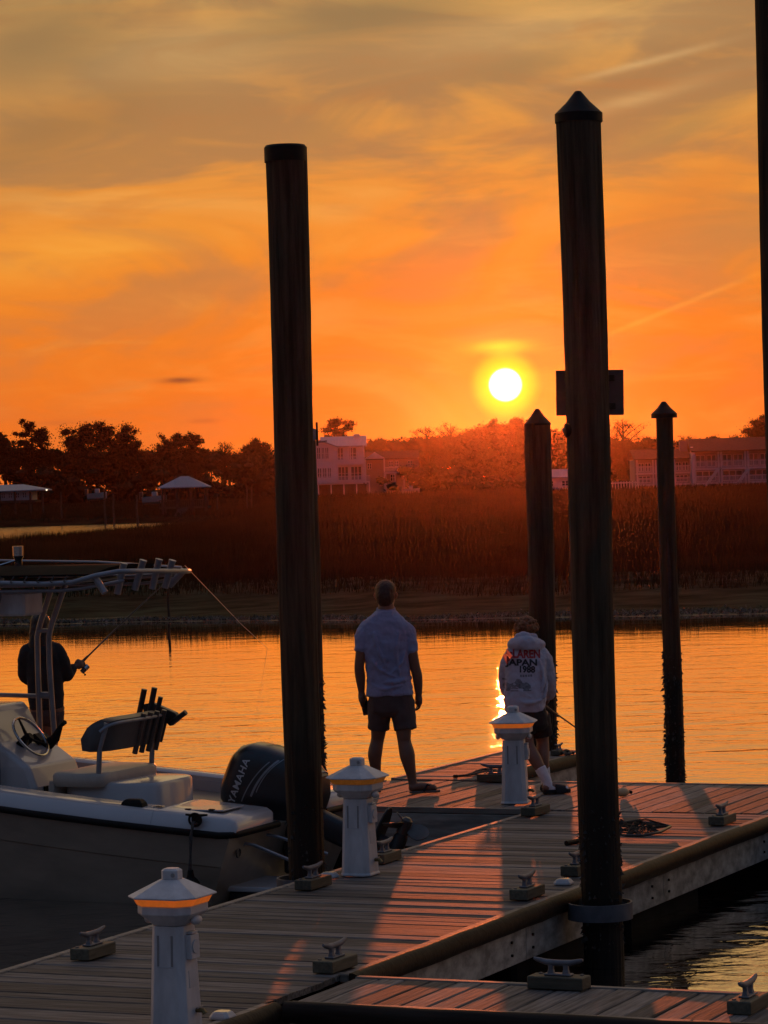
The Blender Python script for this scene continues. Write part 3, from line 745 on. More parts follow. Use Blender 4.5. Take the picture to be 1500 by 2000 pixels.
# ------------------------------------------------------------------ power pedestals
def octa(hx, hy, ch, z, cx=0, cy=0):
    return [(cx - hx + ch, cy - hy, z), (cx + hx - ch, cy - hy, z), (cx + hx, cy - hy + ch, z), (cx + hx, cy + hy - ch, z), (cx + hx - ch, cy + hy, z), (cx - hx + ch, cy + hy, z), (cx - hx, cy + hy - ch, z), (cx - hx, cy - hy + ch, z)]
def pedestal_template():
    r = thing('power_pedestal', 'x', 'pedestal', (0, 0, 0), DOCKROT, 'lighthouse-shaped dock power pedestals')
    q = MB(); q.rings([octa(.112, .112, .034, 0), octa(.112, .112, .034, .012), octa(.105, .105, .032, .02), octa(.086, .086, .028, .52)]); q.build('body', 'ped_white', r, bevel=.003)
    q = MB(); q.rings([octa(.084, .084, .03, .522), octa(.128, .128, .048, .565), octa(.147, .147, .056, .582), octa(.147, .147, .056, .622)]); q.build('collar', 'ped_white', r, bevel=.003)
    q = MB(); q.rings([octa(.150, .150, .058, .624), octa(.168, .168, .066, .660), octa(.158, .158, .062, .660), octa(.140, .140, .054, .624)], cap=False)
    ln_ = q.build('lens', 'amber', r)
    q = MB(); q.lathe([(.03, .6225), (.03, .66)], 10); q.build('bulb_post', 'ped_white', ln_, smooth_=True)
    q = MB(); q.rings([octa(.185, .185, .073, .6605), octa(.187, .187, .074, .668), octa(.172, .172, .068, .677), octa(.052, .052, .021, .742)]); q.build('roof', 'ped_white', r, bevel=.002)
    q = MB(); q.rings([octa(.045, .045, .019, .742), octa(.045, .045, .019, .785), octa(.032, .032, .014, .795)]); cp = q.build('finial', 'ped_white', r, bevel=.002)
    q = MB(); q.tube([(.03, -.044, .765), (.03, -.050, .765)], .011, 10); q.build('eye', 'ped_dark', cp)
    # slope of the faces: .026 in .52
    f = lambda z: .105 - .019 * (z - .02) / .5
    def panel(name, face, u0, u1, z0, z1, th, m, bev=.004, parent=r):
        q = MB()
        a0, a1 = f(z0), f(z1)
        if face == 'x': q.add([(a0 - .01, u0, z0), (a0 + th, u0, z0), (a0 + th, u1, z0), (a0 - .01, u1, z0), (a1 - .01, u0, z1), (a1 + th, u0, z1), (a1 + th, u1, z1), (a1 - .01, u1, z1)], [(0,3,2,1),(4,5,6,7),(0,1,5,4),(1,2,6,5),(2,3,7,6),(3,0,4,7)])
        else: q.add([(u0, -a0 + .01, z0), (u0, -a0 - th, z0), (u1, -a0 - th, z0), (u1, -a0 + .01, z0), (u0, -a1 + .01, z1), (u0, -a1 - th, z1), (u1, -a1 - th, z1), (u1, -a1 + .01, z1)], [(0,3,2,1),(4,5,6,7),(0,1,5,4),(1,2,6,5),(2,3,7,6),(3,0,4,7)])
        return q.build(name, m, parent, bevel=bev)
    ob = panel('outlet_cover', 'x', -.045, .045, .355, .475, .028, 'ped_white')
    q = MB(); q.tube([(.118, 0, .415), (.124, 0, .415)], .034, 16); q.build('socket_ring', 'ped_grey', ob)
    panel('outlet_hinge', 'x', -.03, .03, .478, .49, .03, 'ped_grey', .002)
    panel('meter_label', 'x', -.035, .035, .215, .30, .002, 'ped_grey', 0)
    for u in (-.046, .03): panel('door_slot', 'y', u, u + .012, .325, .475, .0015, 'ped_dark', 0)
    panel('door_sill', 'y', -.046, .042, .318, .324, .0015, 'ped_grey', 0)
    for s_ in (-1, 1):
        q = MB(); q.ball((s_ * .128, 0, .545), (.022, .05, .024), 10, 6); q.build('cord_hook', 'ped_white', r, smooth_=True)
    q = MB(); q.tube([(.095, .02, .10), (.14, .02, .10), (.15, .02, .085)], [.012, .012, .014], 8); tp_ = q.build('water_tap', 'brass', r, smooth_=True)
    q = MB(); q.box(.118, .126, -.01, .05, .112, .118); q.build('tap_handle', 'ped_dark', tp_)
    return r
pd0 = pedestal_template()
for i, (x, y, lb) in enumerate([(345, 2012, 'nearest white lighthouse pedestal with amber band glowing as if sunlit, bottom left'), (704, 1708, 'white lighthouse pedestal with shade-darkened amber band standing beside the outboard motor'), (1007, 1568, 'farthest white lighthouse pedestal standing in front of the teenager')]):
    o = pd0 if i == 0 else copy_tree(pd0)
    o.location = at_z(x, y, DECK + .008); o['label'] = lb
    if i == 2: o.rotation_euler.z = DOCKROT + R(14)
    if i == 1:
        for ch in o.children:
            if ch.name.startswith('lens'): ch.data = ch.data.copy(); ch.data.materials[0] = MATS['amber_shaded']

# ------------------------------------------------------------------ small things on the decks
def solar(x, y, lb):
    r = thing('deck_light', lb, 'light', at_z(x, y, DECK + .006), DOCKROT, 'low deck marker lights')
    q = MB(); q.rings([octa(.058, .058, .02, 0), octa(.058, .058, .02, .012), octa(.042, .042, .014, .034)]); q.build('housing', 'ped_grey', r, bevel=.003)
    q = MB(); q.rings([octa(.036, .036, .012, .0345), octa(.034, .034, .012, .038)]); q.build('solar_panel', 'solar_top', r)
solar(435, 1989, 'low deck marker light right of the nearest pedestal'); solar(1101, 1727, 'low deck marker light left of the piling hoop'); solar(643, 1714, 'low deck marker light between the flat-topped piling and middle pedestal')
# buoy float, orange sunlight painted into its colour
r = thing('fishing_float', 'small pale round float painted as lit orange lying behind the thick piling', 'float', at_z(1216, 1556, DECK + .005), R(20))
q = MB(); q.ball((0, 0, .038), (.062, .04, .038), 14, 10); q.build('shell', 'ball_sunlit', r, smooth_=True)
q = MB(); q.tube([(.055, 0, .038), (.085, 0, .03)], .014, 8); q.build('stem', 'black_plastic', r)
# landing net
c = at_z(1258, 1620, DECK + .01); nr0 = thing('landing_net', 'dark landing net lying flat behind the thick capped piling', 'net', c, 0)
def loc(px, py, z): return at_z(px, py, DECK + z) - c
hp = [loc(1310, 1614, .03), loc(1290, 1625, .025), loc(1255, 1632, .02), loc(1222, 1632, .02), loc(1195, 1626, .02), loc(1190, 1612, .04), loc(1215, 1606, .06), loc(1255, 1606, .05), loc(1290, 1609, .04), loc(1310, 1614, .03)]
q = MB(); q.tube(hp, .010, 8); q.build('hoop', 'rod_black', nr0, smooth_=True)
q = MB(); q.tube([loc(1193, 1620, .025), loc(1140, 1640, .02), loc(1118, 1645, .02)], .011, 8); q.build('handle', 'alu', nr0, smooth_=True)
q = MB(); q.tube([loc(1135, 1641, .021), loc(1106, 1647, .02)], .019, 10); q.build('grip', 'black_plastic', nr0, smooth_=True)
q = MB(); rr = random.Random(3)
for i in range(46):
    u = i / 45; cen = [p for p in hp]
    a_, b2 = hp[int(u * 8.9)], hp[(int(u * 8.9) + 3 + rr.randrange(3)) % 9]
    m_ = (Vector(a_) + Vector(b2)) / 2 + Vector((0, 0, rr.uniform(-.01, .05)))
    m_.z = max(m_.z, .006); q.tube([a_, m_, b2], .0035, 4)
q.build('mesh_bag', 'net_mesh', nr0)
def rope(name, lb, pts, r_, m, z=.02):
    c = at_z(pts[0][0], pts[0][1], DECK); t2 = thing(name, lb, 'rope', c)
    pp = [at_z(x, y, DECK + z) - c for x, y in pts]
    sm = []
    for i in range(len(pp) - 1):
        p0, p1, p2, p3 = pp[max(i-1, 0)], pp[i], pp[i+1], pp[min(i+2, len(pp)-1)]
        for k in range(6):
            u = k / 6; sm.append(.5 * ((2 * p1) + (p2 - p0) * u + (2*p0 - 5*p1 + 4*p2 - p3) * u*u + (3*p1 - p0 - 3*p2 + p3) * u**3))
    sm.append(pp[-1])
    q = MB(); q.tube(sm, r_, 7); q.build('strand', m, t2, smooth_=True)
    q = MB(); q.tube([sm[0], sm[0] + (sm[0] - sm[1]).normalized() * .04], r_ * 1.35, 8); q.build('whipping', 'black_plastic', t2)
rope('rope', 'dark rope looped on the far finger dock left of the farthest pedestal', [(893, 1516), (915, 1513), (932, 1506), (950, 1502), (972, 1507), (985, 1513), (960, 1509), (940, 1508), (925, 1512), (905, 1515), (930, 1511), (962, 1504), (990, 1510)], .011, 'rope_dark')
rope('rope', 'dark rope piled at the end of the far finger dock', [(1092, 1467), (1100, 1470), (1108, 1466), (1115, 1471), (1106, 1473), (1098, 1468), (1110, 1467), (1120, 1471)], .014, 'rope_dark', .03)

# ------------------------------------------------------------------ the motor boat (local x = bow, y = port / towards camera, z up from the water)
B0, A0 = -10.45, 21.15
boat = thing('motor_boat', 'white and beige centre console motor boat moored stern to the walkway', 'boat', AB(B0, A0, 0), math.pi - DA)
def bpx(px, py, yl):
    d = ray(px, py); t_ = ((A0 - yl) - EYE.dot(AV)) / d.dot(AV); p = EYE + d * t_
    return Vector((B0 - p.dot(BV), yl, p.z))
LB = 5.7
def sheer(x): return .535 + .082 * max(x, 0) + .004 * max(x, 0) ** 2
def beam(x): return 1.20 * (1 - max(0, (x - .8) / (LB - .8)) ** 2.6) * (.965 + .035 * min(1, max(x, 0) / .8))
def hull_pts(x, last):
    yb = beam(x); zs = sheer(x); f = x / LB
    zk = -.32 + .75 * max(0, f - .55) ** 2 * 4.6
    yc = yb * (.90 - .25 * f * f); zc = -.06 + .55 * f * f * f
    zm = zs - .24
    pts = [(0, zk), (yc * .5, zk * .6 + zc * .4), (yc, zc), (yc + .012, zc + .02), (yc + (yb - yc) * .62, zm - .012), (yc + (yb - yc) * .62 + .014, zm), (yb - .004, zs - .02), (yb, zs)]
    return pts
q = MB(); xs = [0, .25, .6, 1.0, 1.5, 2.1, 2.8, 3.5, 4.2, 4.8, 5.2, 5.5, 5.66]
rs = []
for x in xs:
    P = hull_pts(x, False); rk = lambda z: (x - .10 + (sheer(0) - z) * .42) if x == 0 else x
    ring = [(rk(z), y, z) for y, z in P][::-1] + [(rk(z), -y, z) for y, z in P[1:]]
    rs.append(ring)
q.rings(rs, cap=True, closed=True); hull = q.build('hull', 'gel_beige', boat, smooth_=28)
# rub rail following the sheer and round the transom corners
q = MB(); pts = [(x, beam(x) + .008, sheer(x)) for x in xs[::-1]] + [(-.08, beam(0) - .01, sheer(0)), (-.115, beam(0) - .06, sheer(0)), (-.13, .42, sheer(0) + .005)]
q.tube(pts, [.026] * len(pts), 10); q.build('rub_rail', 'black_plastic', boat, smooth_=True)
q = MB(); q.tube([(x, -y, z) for x, y, z in pts], .026, 10); q.build('rub_rail', 'black_plastic', boat, smooth_=True)
# covering boards (moulded gunwale cap)
def cap_section(x, s_, inner=None, rise=.125):
    yb, zs = beam(x), sheer(x); wi = .30 if inner is None else yb - inner
    sec = [(yb - .006, zs + .004), (yb - .012, zs + .03), (yb - .055, zs + rise * .86), (yb - .085, zs + rise), (yb - wi + .03, zs + rise + .012), (yb - wi, zs + rise - .01), (yb - wi, zs + rise - .05), (yb - .10, zs + .0)]
    return [(x, s_ * y, z) for y, z in sec]
for s_ in (1, -1):
    q = MB(); q.rings([cap_section(x, s_) for x in [.56] + xs[3:-2]]); q.build('gunwale', 'gel_white', boat, smooth_=40)
    q = MB(); rs = []
    for x, inn, ri in ((-.125, .50, .055), (-.10, .44, .10), (-.05, .42, .122), (.15, .42, .128), (.5, .42, .130), (.558, .45, .125)):
        sec = cap_section(max(x, 0), s_, inn, ri); k = {-.125: .035, -.10: .018, -.05: .006}.get(x, 0)
        rs.append([(x, y - s_ * (k if i < 4 else 0), z) for i, (_, y, z) in enumerate(sec)])
    q.rings(rs); q.build('quarter_deck', 'gel_white', boat, smooth_=40)
    zt = sheer(.2) + .142
    q = MB(); q.box(.06, .46, s_ * .78 - .17, s_ * .78 + .17, zt - .006, zt + .006); ht = q.build('hatch', 'gel_white', boat, bevel=.004)
    for x in (.16, .36):
        q = MB(); q.box(x - .02, x + .02, s_ * .93, s_ * .96, zt + .0, zt + .012); q.build('hatch_hinge', 'black_plastic', ht)
    # cockpit liner
    q = MB(); q.rings([[(x, s_ * (beam(x) - .302), sheer(x) + .08), (x, s_ * (beam(x) - .302), .2), (x, s_ * (beam(x) - .318), .2), (x, s_ * (beam(x) - .318), sheer(x) + .08)] for x in (.45, 1, 1.6, 2.3, 3.1, 3.9, 4.6)]); q.build('cockpit_side', 'gel_white', boat, smooth_=True)
q = MB(); q.add([(.1, -.98, .2), (2.6, -.9, .2), (4.6, -.3, .2), (4.6, .3, .2), (2.6, .9, .2), (.1, .98, .2)], [(0, 1, 2, 3, 4, 5)]); q.build('cockpit_floor', 'floor_white', boat)
q = MB(); q.rings([[(x, y, z) for y, z in ((-.44, .2), (.44, .2), (.44, .50), (-.44, .50))] for x in (.42, .47)]); q.build('splash_well', 'gel_white', boat, bevel=.02)
q = MB(); q.rings([[(4.3, -.62, 1.03), (4.3, .62, 1.03), (4.3, .62, .95), (4.3, -.62, .95)], [(5.0, -.42, 1.10), (5.0, .42, 1.10), (5.0, .42, 1.0), (5.0, -.42, 1.0)], [(5.62, -.08, 1.16), (5.62, .08, 1.16), (5.62, .08, 1.08), (5.62, -.08, 1.08)]]); q.build('foredeck', 'gel_white', boat, bevel=.02)
# gunwale fittings: rod holder, cleat box
c = bpx(262, 1572, 1.02)
q = MB(); q.rings([[(c.x + x * w, c.y + y * w, c.z + z) for x, y in ((-.10, -.055), (.10, -.055), (.10, .055), (-.10, .055))] for z, w in ((-.06, 1), (-.03, 1.02), (.02, .85), (.045, .62))]); q.build('battery_switch', 'black_plastic', boat, bevel=.008)
c = bpx(310, 1577, .98)
q = MB(); q.tube([(c.x, c.y, c.z - .05), (c.x, c.y, c.z + .008)], [.045, .045], 16); q.build('rod_socket', 'chrome', boat, smooth_=True)
q = MB(); q.tube([(c.x, c.y, c.z + .0075), (c.x, c.y, c.z + .0095)], .026, 14); q.build('rod_socket_bore', 'black_plastic', boat)
# stern: boarding ladder rails, eye, trim tab / swim plate
for (x0, y0, yl0), (x1, y1, yl1) in (((482, 1647, .85), (566, 1680, .70)), ((540, 1630, .50), (640, 1668, .35))):
    p0, p1 = bpx(x0, y0, yl0), bpx(x1, y1, yl1); p0.x = max(p0.x, -.06)
    q = MB(); q.tube([p0 + Vector((.05, 0, -.05)), p0, p0 * .8 + p1 * .2 + Vector((0, 0, .012)), p1], .013, 8); q.build('ladder_rail', 'alu', boat, smooth_=True)
c = Vector((-.045, .93, .38)); q = MB(); q.tube([c + Vector((0, .035 * math.cos(a_), .035 * math.sin(a_))) for a_ in [2 * math.pi * i / 14 for i in range(15)]], .007, 6, cap=False); q.build('tow_eye', 'steel_dark', boat, smooth_=True)
q = MB(); q.box(-.36, .10, .22, .86, .075, .115); q.build('swim_plate', 'gel_white', boat, bevel=.012, seg=2)
q = MB(); q.box(-.30, .10, .26, .82, -.25, .072); q.build('plate_bracket', 'motor_black', boat, bevel=.01)
# outboard, tilted up
PV = Vector((-.17, 0, .50)); TH = R(66)
def eng(p): x, y, z = p; return Vector((x * math.cos(TH) + z * math.sin(TH), y, -x * math.sin(TH) + z * math.cos(TH))) + PV
def sup(cx, hx, hy, z, n_=28, e=.55):
    r_ = []
    for j in range(n_):
        a_ = 2 * math.pi * j / n_; c_, s_ = math.cos(a_), math.sin(a_)
        r_.append(eng((cx + hx * math.copysign(abs(c_) ** e, c_), hy * math.copysign(abs(s_) ** e, s_), z)))
    return r_
q = MB(); q.rings([sup(-.10, .20, .12, -.06), sup(-.13, .27, .165, .0), sup(-.13, .28, .17, .03)]); 
q.rings([sup(-.05, .10, .075, -.05, 16), sup(-.06, .10, .07, -.45, 16), sup(-.07, .11, .055, -.60, 16)])
out_ = q.build('outboard_motor', 'motor_black', boat, smooth_=35)
q = MB(); q.rings([sup(-.13, .285, .178, .035), sup(-.14, .305, .198, .10), sup(-.14, .315, .215, .28), sup(-.13, .31, .21, .48), sup(-.12, .285, .195, .62), sup(-.11, .24, .16, .70), sup(-.10, .17, .11, .745), sup(-.10, .08, .05, .757)])
cw = q.mesh('cowling', 'cowl_black', 50); link('cowling', cw, out_)
q = MB(); q.rings([sup(-.14, .29, .004, z, 16) for z in (.2, .6)]) if False else None
q = MB(); q.rings([sup(-.13, .288, .182, .028), sup(-.13, .29, .184, .040)]); q.build('cowl_band', 'decal_grey', out_)
# gear case, plates, propeller
q = MB(); q.rings([sup(-.16, .25, .10, -.585, 18, .8), sup(-.16, .25, .10, -.60, 18, .8)]); q.build('cavitation_plate', 'motor_black', out_, bevel=.003)
q = MB(); q.rings([sup(-.09, .10, .045, -.60, 16, .9), sup(-.09, .11, .035, -.72, 16, .9)])
q.tube([eng((.10, 0, -.76)), eng((.06, 0, -.76)), eng((-.05, 0, -.76)), eng((-.24, 0, -.76)), eng((-.27, 0, -.76))], [.012, .04, .06, .055, .04], 14)
q.rings([[eng((x, y, z)) for x, y in ((-.15, -.008), (-.02, -.008), (-.02, .008), (-.15, .008))] for z in (-.78, -.80)] + [[eng((x, y, -.93)) for x, y in ((-.19, -.004), (-.12, -.004), (-.12, .004), (-.19, .004))]])
q.build('gear_case', 'motor_black', out_, smooth_=40)
q = MB(); q.tube([eng((-.27, 0, -.76)), eng((-.38, 0, -.76)), eng((-.40, 0, -.76))], [.05, .042, .02], 14)
for k in range(3):
    a0 = k * 2 * math.pi / 3 + .5; sec = []
    for i, (rad, half, tw) in enumerate(((.045, .045, .9), (.10, .075, .7), (.15, .08, .55), (.185, .05, .45), (.198, .015, .42))):
        ro = Vector((0, math.cos(a0), math.sin(a0))); ta = Vector((0, -math.sin(a0), math.cos(a0))); axv = Vector((1, 0, 0))
        dr = ta * math.cos(tw) + axv * math.sin(tw); c = Vector((-.33, 0, -.76)) + ro * rad; nn = dr.cross(ro) * .004
        sec.append([eng(c - dr * half + nn), eng(c + dr * half + nn), eng(c + dr * half - nn), eng(c - dr * half - nn)])
    q.rings(sec)
q.build('propeller', 'steel_dark', out_, smooth_=30)
# lettering and stripes on the port side of the cowling
bv = bvh_of(cw)
tm = text_mesh('YAMAHA', .085, 0, .0012, 1.08, 'CENTER')
def fn(c): p = eng((-.115 - c.x * 1.02, 0, .548 + c.y)); return Vector((p.x, .6, p.z))
project(tm, fn, bv, Vector((0, -1, 0)), .003); tm.materials.clear(); tm.materials.append(MATS['lettering']); link('lettering', tm, out_)
for z0, x0, x1, w_ in ((.485, .02, -.36, .010), (.42, -.05, -.40, .018), (.395, -.10, -.42, .008)):
    q = MB(); k = 14
    q.rings([[eng((x0 + (x1 - x0) * i / k, 0, z0 + (w_ if j in (1, 2) else 0) - .10 * (i / k) ** 2)) for j in range(2)] for i in range(k + 1)], cap=False, closed=False)
    sm_ = q.mesh('stripe', 'decal_grey')
    project(sm_, lambda c: Vector((c.x, .6, c.z)), bv, Vector((0, -1, 0)), .003, 1); link('stripe', sm_, out_)
for k_ in (-1, 1):
    q = MB(); q.tube([eng((.12, .05 * k_, .02)), eng((.20, .07 * k_, -.02)), Vector((.20, .12 * k_, .55)), Vector((.36, .16 * k_, .42))], .016, 8); q.build('control_cable', 'black_plastic', out_, smooth_=True)
# transom clamp bracket
q = MB(); q.box(-.20, -.02, -.13, .13, .12, .56); q.build('motor_bracket', 'motor_black', boat, bevel=.015)
# leaning post: moulded base, seat, tube frame, backrest, rod rack
lp = MB(); n_ = 24
def sq2(cx, cy, hx, hy, z, e=.42, k=28): return [(cx + hx * math.copysign(abs(math.cos(2*math.pi*j/k)) ** e, math.cos(2*math.pi*j/k)), cy + hy * math.copysign(abs(math.sin(2*math.pi*j/k)) ** e, math.sin(2*math.pi*j/k)), z) for j in range(k)]
lp.rings([sq2(1.38, 0, .44, .40, .2), sq2(1.38, 0, .43, .395, .80), sq2(1.38, 0, .415, .38, .825), sq2(1.38, 0, .39, .355, .832)]); post = lp.build('leaning_post', 'gel_white', boat, smooth_=40)
q = MB(); q.rings([sq2(1.60, 0, .235, .47, .80, .3), sq2(1.60, 0, .25, .485, .83, .3), sq2(1.60, 0, .25, .485, .885, .3), sq2(1.60, 0, .235, .47, .905, .3), sq2(1.60, 0, .18, .42, .912, .3)]); q.build('seat', 'vinyl_tan', post, smooth_=45)
q = MB(); q.rings([sq2(1.83, 0, .045, .44, .42, .5), sq2(1.85, 0, .05, .45, .66, .5), sq2(1.83, 0, .05, .45, .84, .5)]); q.build('bolster', 'vinyl_tan', post, smooth_=45)
for s_ in (1, -1):
    q = MB(); q.tube([(1.42, s_ * .43, .84), (1.40, s_ * .43, 1.1), (1.33, s_ * .43, 1.30)], .021, 10); q.build('back_tube', 'alu', post, smooth_=True)
# curved backrest
sec = []
for i in range(19):
    u = -1 + 2 * i / 18; y = .47 * math.sin(u * 1.35) / math.sin(1.35); x = 1.36 + .13 * (abs(u) ** 3.0)
    hgt = 1 - .25 * abs(u) ** 6; z0, z1 = 1.075, 1.075 + .265 * hgt
    nx = .045
    sec.append([(x - nx - .06, y, z1 - .02), (x - nx, y, z0 + .015), (x - nx + .015, y, z0), (x + nx, y, z0 + .01), (x + nx + .01, y, (z0 + z1) / 2), (x + nx - .05, y, z1 - .01), (x - .03, y, z1)])
q = MB(); q.rings(sec); q.build('backrest', 'vinyl_dark', post, smooth_=50)
q = MB(); q.tube([(s2[0][0] - .012, s2[0][1], s2[0][2] - .02) for s2 in sec], .013, 8); q.tube([(1.40, .43, 1.11), (1.345, .3, 1.16), (1.335, .05, 1.25), (1.335, -.2, 1.27), (1.34, -.43, 1.27)], .012, 8); q.build('back_rail', 'alu', post, smooth_=True)
for y in (-.02, -.13, -.24, -.36):
    q = MB(); q.tube([(1.34, y, 1.02), (1.245, y, 1.34)], .022, 10); q.build('rod_holder', 'steel_dark', post, smooth_=True)
# tackle rack on the far end of the backrest
rk = MB(); a_, b2 = bpx(284, 1392, -.50), bpx(358, 1388, -.50)
P = [bpx(282, 1375, -.50), bpx(300, 1372, -.50), bpx(345, 1392, -.50), bpx(352, 1405, -.50), bpx(335, 1418, -.50), bpx(318, 1402, -.50), bpx(310, 1425, -.50), bpx(285, 1425, -.50)]
rk.prism([(p.x, p.z) for p in P], -.53, -.47); rack = rk.build('tackle_rack', 'motor_black', post, bevel=.006)
for (x0, y0), (x1, y1), w_ in (((272, 1395), (282, 1346), .024), ((292, 1395), (302, 1343), .024), ((306, 1395), (314, 1361), .02), ((334, 1412), (363, 1391), .022), ((312, 1448), (324, 1400), .022), ((304, 1450), (316, 1405), .02)):
    q = MB(); q.tube([bpx(x0, y0, -.48), bpx(x1, y1, -.48)], w_, 10); q.build('rod_holder', 'motor_black', post, smooth_=True)
# console
c_ = MB()
def con(x0, x1, hy, z): return [(x0, -hy, z), (x0 + .05, -hy - .02, z), (x1 - .05, -hy - .02, z), (x1, -hy, z), (x1, hy, z), (x1 - .05, hy + .02, z), (x0 + .05, hy + .02, z), (x0, hy, z)]
c_.rings([con(2.02, 3.0, .36, .2), con(2.02, 3.0, .36, .78), con(2.08, 3.0, .36, .94), con(2.22, 3.0, .35, 1.04), con(2.36, 3.0, .34, 1.12), con(2.48, 2.98, .32, 1.36), con(2.52, 2.96, .31, 1.41)]); cons = c_.build('console', 'gel_white', boat, bevel=.02, seg=2)
q = MB(); q.rings([[(x, y, z) for y, z in ((-.30, 1.40), (.30, 1.40), (.26, 1.62), (-.26, 1.62))] for x in (2.78, 2.786)]); q.build('windscreen', 'glass_dark', cons)
q = MB(); q.box(2.008, 2.0195, .20, .26, .70, .78); q.build('switch_panel', 'black_plastic', cons, bevel=.002)
q = MB(); q.box(2.005, 2.0195, .02, .055, .64, .77); q.tube([(2.01, .04, .64), (2.0, .03, .53), (2.01, .05, .43)], .008, 6); q.build('radio_handset', 'black_plastic', cons)
q = MB(); q.rings([[(2.26, y, 1.07), (2.33, y, 1.13), (2.30, y, 1.17), (2.23, y, 1.11)] for y in (-.26, -.08)]); q.build('chartplotter', 'black_plastic', cons, bevel=.006)
# steering wheel: faces aft and up
wc = Vector((2.22, .10, 1.16)); nx = Vector((-.80, 0, .60)).normalized(); wy = Vector((0, 1, 0)); wz = nx.cross(wy)
q = MB(); q.tube([wc + wy * .185 * math.cos(a_) + wz * .185 * math.sin(a_) for a_ in [2 * math.pi * i / 32 for i in range(33)]], .012, 8, cap=False); wh = q.build('steering_wheel', 'chrome', cons, smooth_=True)
q = MB()
for k in range(3):
    a_ = k * 2 * math.pi / 3 + .5; q.tube([wc - nx * .03, wc + (wy * math.cos(a_) + wz * math.sin(a_)) * .18], [.016, .008], 6)
q.tube([wc - nx * .16, wc - nx * .02, wc + nx * .01], [.04, .045, .03], 12); q.build('wheel_hub', 'black_plastic', wh, smooth_=True)
q = MB(); q.tube([(2.26, -.20, 1.05), (2.18, -.22, 1.12), (2.13, -.23, 1.22), (2.08, -.21, 1.25)], [.05, .04, .018, .02], 10); q.build('throttle', 'black_plastic', cons, smooth_=True)
LGX = bpx(95, 1250, -.45).x
# T-top: two tube frames, hoop, canvas, rod holders, light
for s_ in (1, -1):
    q = MB()
    for xb, xk, xt in ((LGX + .11, LGX + .11, LGX), (LGX - .03, LGX, LGX - .12)):
        q.tube([(xb, s_ * .45, .2), (xb, s_ * .45, 1.0), (xk, s_ * .45, 1.7), (xk, s_ * .455, 1.93), (xk - .02, s_ * .47, 2.03), (xt, s_ * .50, 2.30), (xt - .01, s_ * .53, 2.36)], .024, 10)
    for z in (.9, 1.46, 1.98): q.tube([(LGX - .02, s_ * .452, z), (LGX + .11, s_ * .452, z)], .017, 8)
    q.tube([(LGX, s_ * .45, 1.44), (3.2, s_ * .45, 1.46)], .019, 8)
    q.tube([(3.3, s_ * .45, .2), (3.28, s_ * .45, 1.6), (3.15, s_ * .5, 2.36)], .024, 10)
    if s_ == 1: top = q.build('t_top', 'alu', boat, smooth_=True)
    else: q.build('t_top_leg', 'alu', boat, smooth_=True)
q = MB()
for s_ in (1, -1):
    q.tube([(3.35, s_ * .66, 2.44), (2.6, s_ * .68, 2.43), (1.7, s_ * .68, 2.40), (1.45, s_ * .68, 2.41), (1.25, s_ * .66, 2.445 + s_ * .015), (1.1, s_ * .58, 2.465 + s_ * .02), (1.04, s_ * .40, 2.465 + s_ * .015), (1.03, 0, 2.465)], .020, 10)
    q.tube([(3.2, s_ * .60, 2.34), (2.4, s_ * .62, 2.345), (1.60, s_ * .62, 2.345), (1.40, s_ * .61, 2.36), (1.22, s_ * .56, 2.39), (1.12, s_ * .46, 2.41)], .013, 8)
for x in (1.75, 2.1, 2.9): q.tube([(x, -.66, 2.40), (x, .66, 2.40)], .016, 8)
q.build('top_frame', 'alu', top, smooth_=True)
q = MB(); q.rings([[(x, y, z + .06 * (1 - (y / .66) ** 2)) for y, z in ((-.66, 2.47), (-.33, 2.47), (0, 2.47), (.33, 2.47), (.66, 2.47), (.66, 2.455), (0, 2.45), (-.66, 2.455))] for x in (1.30, 1.9, 2.6, 3.3)]); q.build('canopy', 'canvas_black', top, smooth_=True)
for x in [1.5 + .12 * i for i in range(15)]:
    q = MB(); q.tube([(x, .66, 2.395), (x + .01, .715, 2.42), (x + .01, .66, 2.46)], .006, 5); q.build('lacing_loop', 'rope_dark', top)
q = MB(); q.box(2.05, 2.4, .12, .42, 2.14, 2.33); q.build('electronics_box', 'ped_white', top, bevel=.02)
q = MB(); q.tube([(3.0, -.66, 2.56), (1.9, -.5, 2.535), (1.02, -.3, 2.485)], .010, 6); q.build('antenna', 'gel_white', top, smooth_=True)
for i, (x0, y0, x1, y1, yl) in enumerate([(205, 1158, 184, 1125, .62), (229, 1160, 242, 1100, .45), (263, 1152, 280, 1094, .22), (297, 1150, 311, 1092, 0), (322, 1148, 337, 1094, -.22), (331, 1144, 359, 1114, -.45)]):
    q = MB(); p0, p1 = bpx(x0, y0, yl), bpx(x1, y1, yl); q.tube([p0, p0 + (p1 - p0) * .93, p1], [.027, .027, .031], 12); q.build('rocket_launcher', 'alu', top, smooth_=True)
p = bpx(36, 1098, 0); q = MB(); q.tube([(p.x, 0, p.z - .06), (p.x, 0, p.z + .02), (p.x, 0, p.z + .05)], [.035, .03, .045], 12); q.tube([(p.x, 0, p.z + .05), (p.x, 0, p.z + .13)], [.045, .047], 12); q.tube([(p.x, 0, p.z + .02), (p.x + .2, 0, p.z - .03)], .01, 6); q.build('anchor_light', 'chrome', top, smooth_=True)
